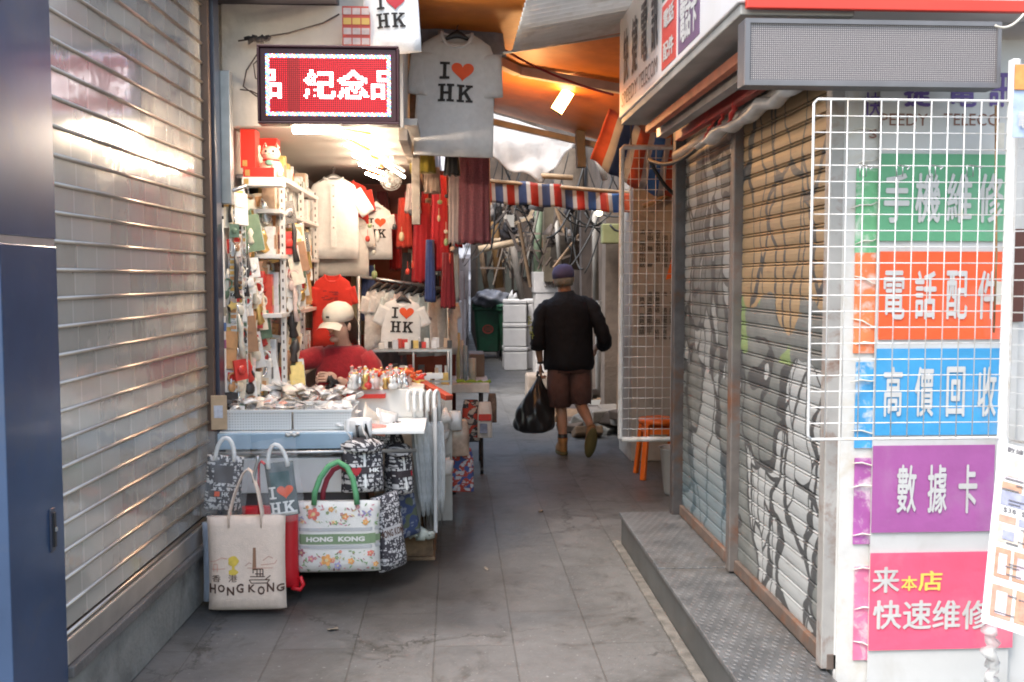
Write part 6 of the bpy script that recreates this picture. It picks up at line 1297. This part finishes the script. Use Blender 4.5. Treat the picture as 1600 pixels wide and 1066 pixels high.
def hand(mb, P, fwd, side, curl, s=1.0, grip=1.0, thumb=1):
    # P = wrist; fwd = direction of the palm; side = across the knuckles; curl = towards the palm inside
    fwd, side, curl = Vector(fwd).normalized(), Vector(side).normalized(), Vector(curl).normalized(); P = Vector(P)
    mb.ball(P+fwd*.045*s, (.04*s, .018*s, .05*s), 12, 0, Matrix((side, curl, fwd)).transposed())
    for i, L in enumerate((.072, .08, .075, .06)):
        b = P+fwd*.085*s+side*(-.028+.0185*i)*s; a1 = .35*grip; a2 = 1.3*grip
        j1 = b+(fwd*math.cos(a1)+curl*math.sin(a1))*L*.5*s; j2 = j1+(fwd*math.cos(a2)+curl*math.sin(a2))*L*.33*s; j3 = j2+(fwd*math.cos(a2+.9*grip)+curl*math.sin(a2+.9*grip))*L*.28*s
        mb.tube([b-fwd*.02*s, b, j1, j2, j3], [.0085*s, .009*s, .0085*s, .0078*s, .005*s], 8)
    b = P+fwd*.03*s-side*.032*s*thumb; mb.tube([b, b+(fwd*.6-side*.7*thumb+curl*.3)*.03*s, b+(fwd*1.3-side*.7*thumb+curl*.9)*.04*s], [.012*s, .0105*s, .007*s], 8)
# ---- man walking away; local x right, y away, z up
MX, MY = at(889, 560, 8.8).x, 8.8
man = thing('person', 'man in black jacket, brown shorts and cap walking away with a black carrier bag', 'person', (MX, MY, 0))
def mo(p):
    k = max(0, p[2]-.85); return (p[0]+MX-.05*k, p[1]+MY+.10*k, p[2]+.10*p[0]*min(1, k/.35))
pts = [(0, 0, .90, (.16, .12))]; ed = []
c_ = chain(pts, ed, 0, [(0, .01, 1.10, (.155, .11)), (0, .03, 1.27, (.15, .09))]); chest = c_
c_ = chain(pts, ed, chest, [(.0, .05, 1.40, .065), (.0, .06, 1.47, .058), (.0, .07, 1.53, (.075, .09)), (.0, .075, 1.60, (.078, .095)), (0, .075, 1.66, (.05, .06))])
chain(pts, ed, chest, [(-.17, .02, 1.335, .045), (-.235, -.02, 1.20, .05), (-.265, -.03, 1.03, .043), (-.262, .02, .90, .034), (-.25, .05, .80, .024)])
chain(pts, ed, chest, [(.17, .02, 1.335, .045), (.26, -.05, 1.20, .05), (.30, -.07, 1.05, .043), (.29, .06, .96, .034), (.27, .16, .93, .024)])
chain(pts, ed, 0, [(-.095, .0, .80, .09), (-.085, .02, .62, .075), (-.07, .03, .45, .055), (-.06, .0, .30, .054), (-.055, -.02, .14, .036), (-.055, -.01, .08, .035)])
chain(pts, ed, 0, [(.095, .01, .80, .09), (.10, .05, .62, .075), (.10, .10, .47, .056), (.125, -.06, .40, .057), (.15, -.2, .33, .04), (.158, -.27, .29, .035)])
mb = MB(); merge(mb, skinned('man', pts, ed), 0)
for s_ in (-1, 1): mb.ball((s_*.083, .07, 1.555), (.014, .022, .032), 10)
mb.ball((0, .175, 1.545), (.014, .02, .022), 8)
hand(mb, (-.25, .05, .80), (-.02, .03, -1), (0, 1, 0), (.9, 0, 0), 1.0, 1.25, -1); hand(mb, (.27, .16, .93), (-.1, 1, -.2), (0, .2, 1), (-1, 0, 0), 1, .7)
for m_, v_ in (((-.03, .165, 1.575), 0), ((.03, .165, 1.575), 0)): mb.ball(m_, (.011, .006, .007), 8, 1)
mb.ball((0, .168, 1.505), (.022, .008, .006), 8, 2)
TAN = mat('tanned skin', (.40, .21, .13), .55, 0, .08, 10)
mb.map(mo).build('body', [TAN, mat('eye dark', (.03, .02, .02), .3, 0, 0), mat('lip', (.35, .12, .1), .5, 0, 0)], man)
def ering(cx, cy, z, rx, ry, n=24, f=0, seed=0, dz=0): return [Vector((cx+rx*math.cos(2*math.pi*k/n)*(1+f*math.sin(k*2.1+seed)), cy+ry*math.sin(2*math.pi*k/n)*(1+f*math.sin(k*2.7+seed*2)), z+dz*math.sin(k*1.3+seed))) for k in range(n)]
JK = mat('black jacket nylon', (.010, .010, .013), .75, 0, .3, 8, .9, 13, spec=.25)
mb = MB().loft([ering(-.0, .0, .765, .215, .155, f=.035, seed=1, dz=.008), ering(0, .0, .82, .225, .165, f=.03, seed=2), ering(0, 0, .95, .22, .16, f=.025, seed=3), ering(0, .005, 1.1, .225, .155, f=.025, seed=4), ering(0, .02, 1.24, .235, .15, f=.015, seed=5), ering(0, .03, 1.34, .225, .135), ering(0, .035, 1.385, .175, .115), ering(0, .045, 1.42, .10, .088), ering(0, .05, 1.455, .08, .078), ering(0, .05, 1.45, .07, .068)], 0, True)
def sleeve(pp, rr): 
    q = []; 
    for i in range(len(pp)-1):
        for k in range(4): q.append((Vector(pp[i]).lerp(Vector(pp[i+1]), k/4), rr[i]+(rr[i+1]-rr[i])*k/4+.006*math.sin(k*2.2+i*3)))
    q.append((Vector(pp[-1]), rr[-1])); mb.tube([a for a, _ in q], [b for _, b in q], 14)
sleeve([(-.09, .035, 1.35), (-.165, .03, 1.335), (-.215, .01, 1.29), (-.252, -.02, 1.16), (-.272, -.03, 1.02), (-.272, -.01, .955)], [.05, .066, .072, .067, .066, .066])
sleeve([(.09, .035, 1.35), (.165, .03, 1.335), (.225, .0, 1.29), (.275, -.045, 1.16), (.315, -.07, 1.03), (.325, .0, .985), (.315, .07, .96)], [.05, .066, .072, .067, .064, .065, .058])
mb.map(mo).build('jacket', JK, man)
mb = MB()
for k, c in enumerate('SPORT'):
    z = 1.235-.045*k; mb.text(c, (-.352+.004*k-.0, -.06, z), (.03, -.035, 0), (.002, 0, .035), 0, .02)
mb.map(mo).build('sleeve_print', mat('lime print', (.42, .45, .05), .5, 0, .1), man)
SH = mat('brown shorts', (.115, .055, .045), .85, 0, .2, 12, .8, 16)
mb = MB().loft([ering(0, 0, .74, .195, .14, f=.02, seed=3), ering(0, .0, .82, .19, .14), ering(0, 0, .94, .18, .13)], 0, True)
mb.loft([ering(-.085, .02, .43, .105, .115, f=.04, seed=2, dz=.008), ering(-.09, .015, .6, .105, .115, f=.03, seed=4), ering(-.088, .005, .82, .105, .13)], 0, True).loft([ering(.105, .05, .45, .105, .12, f=.04, seed=6, dz=.008), ering(.1, .04, .6, .108, .12, f=.03, seed=7), ering(.09, .01, .82, .105, .13)], 0, True)
mb.map(mo).build('shorts', SH, man)
CAPM = mat('purple blue cap', (.10, .09, .19), .8, 0, .15, 15)
mb = MB().loft([ering(0, .075, 1.575, .098, .116), ering(0, .075, 1.63, .1, .118), ering(0, .075, 1.675, .08, .094), ering(0, .075, 1.695, .04, .045), ering(0, .075, 1.699, .01, .01)], 0, True)
mb.grid(lambda u, v: Vector(((u-.5)*.16, .17+.09*v*math.sin(math.pi*(.1+.8*u)), 1.59-.02*v-.02*(2*u-1)**2)), 10, 5); mb.map(mo).build('cap', CAPM, man)
MB().loft([ering(0, .055, 1.50, .078, .085), ering(0, .06, 1.54, .089, .102), ering(0, .068, 1.59, .092, .106)], 0, True).map(mo).build('hair', mat('grey hair', (.22, .20, .16), .9, 0, .3, 40, .5, 90), man)
BT = mat('tan boot leather', (.26, .12, .03), .6, 0, .2, 14); SOL = mat('olive boot sole', (.10, .08, .025), .8, 0, .2)
def boot(M):
    def bw(w_, a, z): return [M @ Vector((w_*math.cos(2*math.pi*k/18), a[0]+a[1]*math.sin(2*math.pi*k/18), z)) for k in range(18)]
    o = MB().loft([bw(.047, (.06, .135), .022), bw(.05, (.06, .14), .05), bw(.045, (.035, .10), .085), bw(.044, (.0, .06), .11), bw(.047, (-.005, .058), .15)], 0, True).map(mo).build('boot', BT, man)
    MB().loft([bw(.048, (.06, .14), 0), bw(.052, (.06, .145), .008), bw(.05, (.06, .142), .03)], 0, True).map(mo).build('sole', SOL, o)
boot(Matrix.Translation((-.055, -.01, .0)) @ Matrix.Rotation(rad(4), 4, 'Z'))
boot(Matrix.Translation((.165, -.31, .225)) @ Matrix.Rotation(rad(8), 4, 'Y') @ Matrix.Rotation(rad(-72), 4, 'X') @ Matrix.Translation((0, 0, -.06)))
MB().loft([ering(-.055, -.012, .13, .046, .046), ering(-.056, -.015, .185, .043, .043)], 0, True).map(mo).build('sock', BLACKP, man)
MB().lathe((-.252, .045, .82), [(.027, -.012), (.031, 0), (.027, .012)], 14).map(mo).build('watch', BLACKP, man)
bx_, by_, bz_ = MX-.262, MY+.05, .70
def cbag(u, v):
    th = u*2*math.pi; z = -v*.52; r = (.015+.155*math.sin(min(1, v*1.05)*math.pi*.62)**1.3) if v < .93 else .155*(1-((v-.93)/.07)**2)*.95+.005
    k = 1+.07*math.sin(th*5+v*7)*(v+.2)+.05*math.sin(th*9-v*15)
    return Vector((bx_-.05*v+r*1.05*k*math.cos(th), by_-.02+r*.8*k*math.sin(th), bz_+z))
t = thing('carrier_bag', 'bulging black plastic carrier bag hanging from the walking man\'s hand', 'carrier bag', (bx_, by_, .2))
MB().grid(cbag, 40, 30).build('bag', mat('black bag film', (.02, .02, .021), .28, 0, .3, 8, .15, 20), t)
MB().tube([(bx_-.02, by_-.01, .69), (bx_-.01, by_, .735), (bx_+.012, by_+.01, .738), (bx_+.02, by_, .69)], .012, 8).build('handle', MATS['black bag film'], t)
# ---- woman behind the stall; local x image-right, -y towards the street
WX, WY = at(530, 545, 6.35).x, 6.35
wm = thing('person', 'woman in red sweater and cream cap seated behind the souvenir table', 'person', (WX, WY, 0))
def wo(p): return (p[0]+WX, p[1]+WY, p[2]+.03)
pts = [(0, .05, .50, (.16, .12))]; ed = []
chain(pts, ed, 0, [(0, .04, .72, (.14, .10)), (.02, .01, .92, (.15, .10)), (.03, -.01, 1.02, (.11, .07))]); chest = 3
chain(pts, ed, chest, [(.03, -.02, 1.11, .055), (.025, -.05, 1.155, .05), (.015, -.075, 1.20, (.065, .08)), (.01, -.085, 1.26, (.075, .09)), (.01, -.08, 1.32, (.055, .065))])
chain(pts, ed, chest, [(-.12, -.01, 1.035, .04), (-.22, -.07, 1.03, .047), (-.30, -.14, 1.05, .038), (-.37, -.2, 1.045, .03), (-.43, -.24, 1.03, .023)])
chain(pts, ed, chest, [(.165, -.01, 1.03, .04), (.225, -.05, .90, .048), (.19, -.13, .82, .04), (.08, -.2, .88, .032), (.01, -.23, .93, .023)])
for s_ in (-1, 1): chain(pts, ed, 0, [(s_*.11, -.05, .49, .085), (s_*.13, -.40, .50, .06), (s_*.13, -.42, .28, .05), (s_*.13, -.38, .06, .035)])
mb = MB(); merge(mb, skinned('woman', pts, ed), 0)
hx, hy, hz = .008, -.085, 1.245
T_ = Matrix.Translation((hx, hy, hz)) @ Matrix.Rotation(rad(-28), 4, 'Z') @ Matrix.Rotation(rad(9), 4, 'X')
def hb(c, r, mi=0): mb.ball(T_ @ Vector(c), r, 10, mi)
hb((0, -.088, -.01), (.013, .02, .018)); hb((-.03, -.078, .02), (.012, .006, .006), 1); hb((.03, -.078, .02), (.012, .006, .006), 1); hb((0, -.082, -.045), (.02, .008, .006), 2); hb((0, -.06, -.075), (.03, .03, .02))
hb((-.03, -.08, .034), (.016, .005, .003), 1); hb((.03, -.08, .034), (.016, .005, .003), 1)
for s_ in (-1, 1): hb((s_*.078, 0, -.005), (.012, .02, .028))
hand(mb, (-.43, -.24, 1.03), (-1, -.5, -.1), (0, .3, 1), (0, -.5, -1), .9, .6); hand(mb, (.01, -.23, .93), (-1, -.35, .15), (0, .2, 1), (0, -1, -.3), .9, .8)
mb.map(wo).build('body', [mat('light skin', (.62, .40, .30), .5, 0, .05, 10), MATS['eye dark'], mat('pink lip', (.5, .15, .14), .4, 0, 0)], wm)
RS = mat('red knit sweater', (.36, .012, .02), .85, 0, .18, 40, .3, 120, sheen=.3)
def sl(mb, pp, rr): mb.tube([Vector(p) for p in pp], rr, 14)
mb = MB().loft([ering(0, .05, .48, .175, .14, f=.03, seed=1), ering(0, .04, .62, .17, .13, f=.03, seed=2), ering(.01, .03, .78, .165, .125, f=.03, seed=3), ering(.02, .01, .92, .175, .125, f=.02, seed=4), ering(.027, -.005, 1.02, .175, .11), ering(.03, -.01, 1.09, .145, .088), ering(.03, -.014, 1.118, .10, .074), ering(.03, -.014, 1.11, .09, .066)], 0, True)
sl(mb, [(-.10, -.01, 1.045), (-.16, -.035, 1.04), (-.23, -.08, 1.025), (-.30, -.14, 1.05), (-.37, -.2, 1.045), (-.40, -.22, 1.038)], [.07, .07, .064, .058, .05, .045]); sl(mb, [(.15, -.01, 1.045), (.20, -.025, .985), (.232, -.05, .9), (.225, -.09, .845), (.17, -.14, .835), (.10, -.19, .87), (.06, -.21, .90)], [.07, .072, .066, .063, .06, .052, .045])
mb.map(wo).build('sweater', RS, wm)
MB().loft([ering(.028, -.015, 1.13, .06, .06), ering(.026, -.03, 1.165, .085, .082), ering(.02, -.05, 1.21, .094, .096), ering(.015, -.07, 1.26, .096, .104), ering(.01, -.08, 1.31, .08, .09)], 0, True).map(lambda p: wo((p[0]+.012, p[1]+.028, p[2]))).build('hair', mat('dark brown hair', (.035, .018, .012), .5, 0, .3, 40, .4, 80), wm)
CC = mat('cream cotton cap', (.74, .68, .58), .85, 0, .06, 20, .15, 60)
def cr(z, r, n=24): return [T_ @ Vector((r*.92*math.cos(2*math.pi*k/n), .005+r*1.08*math.sin(2*math.pi*k/n), z)) for k in range(n)]
mb = MB().loft([cr(.035, .098), cr(.07, .103), cr(.11, .092), cr(.14, .06), cr(.152, .02)], 0, True)
mb.grid(lambda u, v: T_ @ Vector(((u-.5)*.17, -.08-.095*v*math.sin(math.pi*(.12+.76*u)), .05-.028*v-.03*(2*u-1)**2)), 12, 6)
mb.map(wo).build('cap', CC, wm); q = T_ @ Vector((0, -.107, .075)); mb = MB(); mb.box(-.012, .012, -.003, .0, -.006, .006, 0, Matrix.Translation(q) @ T_.to_3x3().to_4x4()); mb.map(wo).build('cap_emblem', BLACKP, wm)
mb = MB()
for s_ in (-1, 1): mb.tube([(s_*.09, 0, .5), (s_*.13, -.3, .52), (s_*.13, -.43, .47), (s_*.13, -.42, .3), (s_*.13, -.38, .1)], [.11, .09, .08, .07, .065], 12); mb.ball((s_*.13, -.42, .05), (.05, .12, .05))
mb.map(wo).build('trousers', BLACKP, wm)
t = thing('folding_stool', 'low stool under the seated woman behind the table', 'stool', (WX, WY+.05, 0))
MB().box(WX-.18, WX+.18, WY-.1, WY+.22, .36, .40).build('seat', BLACKP, t, bevel=.01)
for sx in (-.15, .15):
    for sy in (-.08, .2): MB().tube([(WX+sx, WY+sy, 0), (WX+sx, WY+sy, .36)], .012, 8).build('leg', STEEL, t)
o = crump(MB(), (WX-.03, WY-.28, .90), (WX-.005, WY-.27, .96), .035, 31).build('dark_pouch', BLACKP, org=(WX-.02, WY-.28, .9)); tag(o, 'dark cloth pouch held under the seated woman\'s hand', 'pouch')
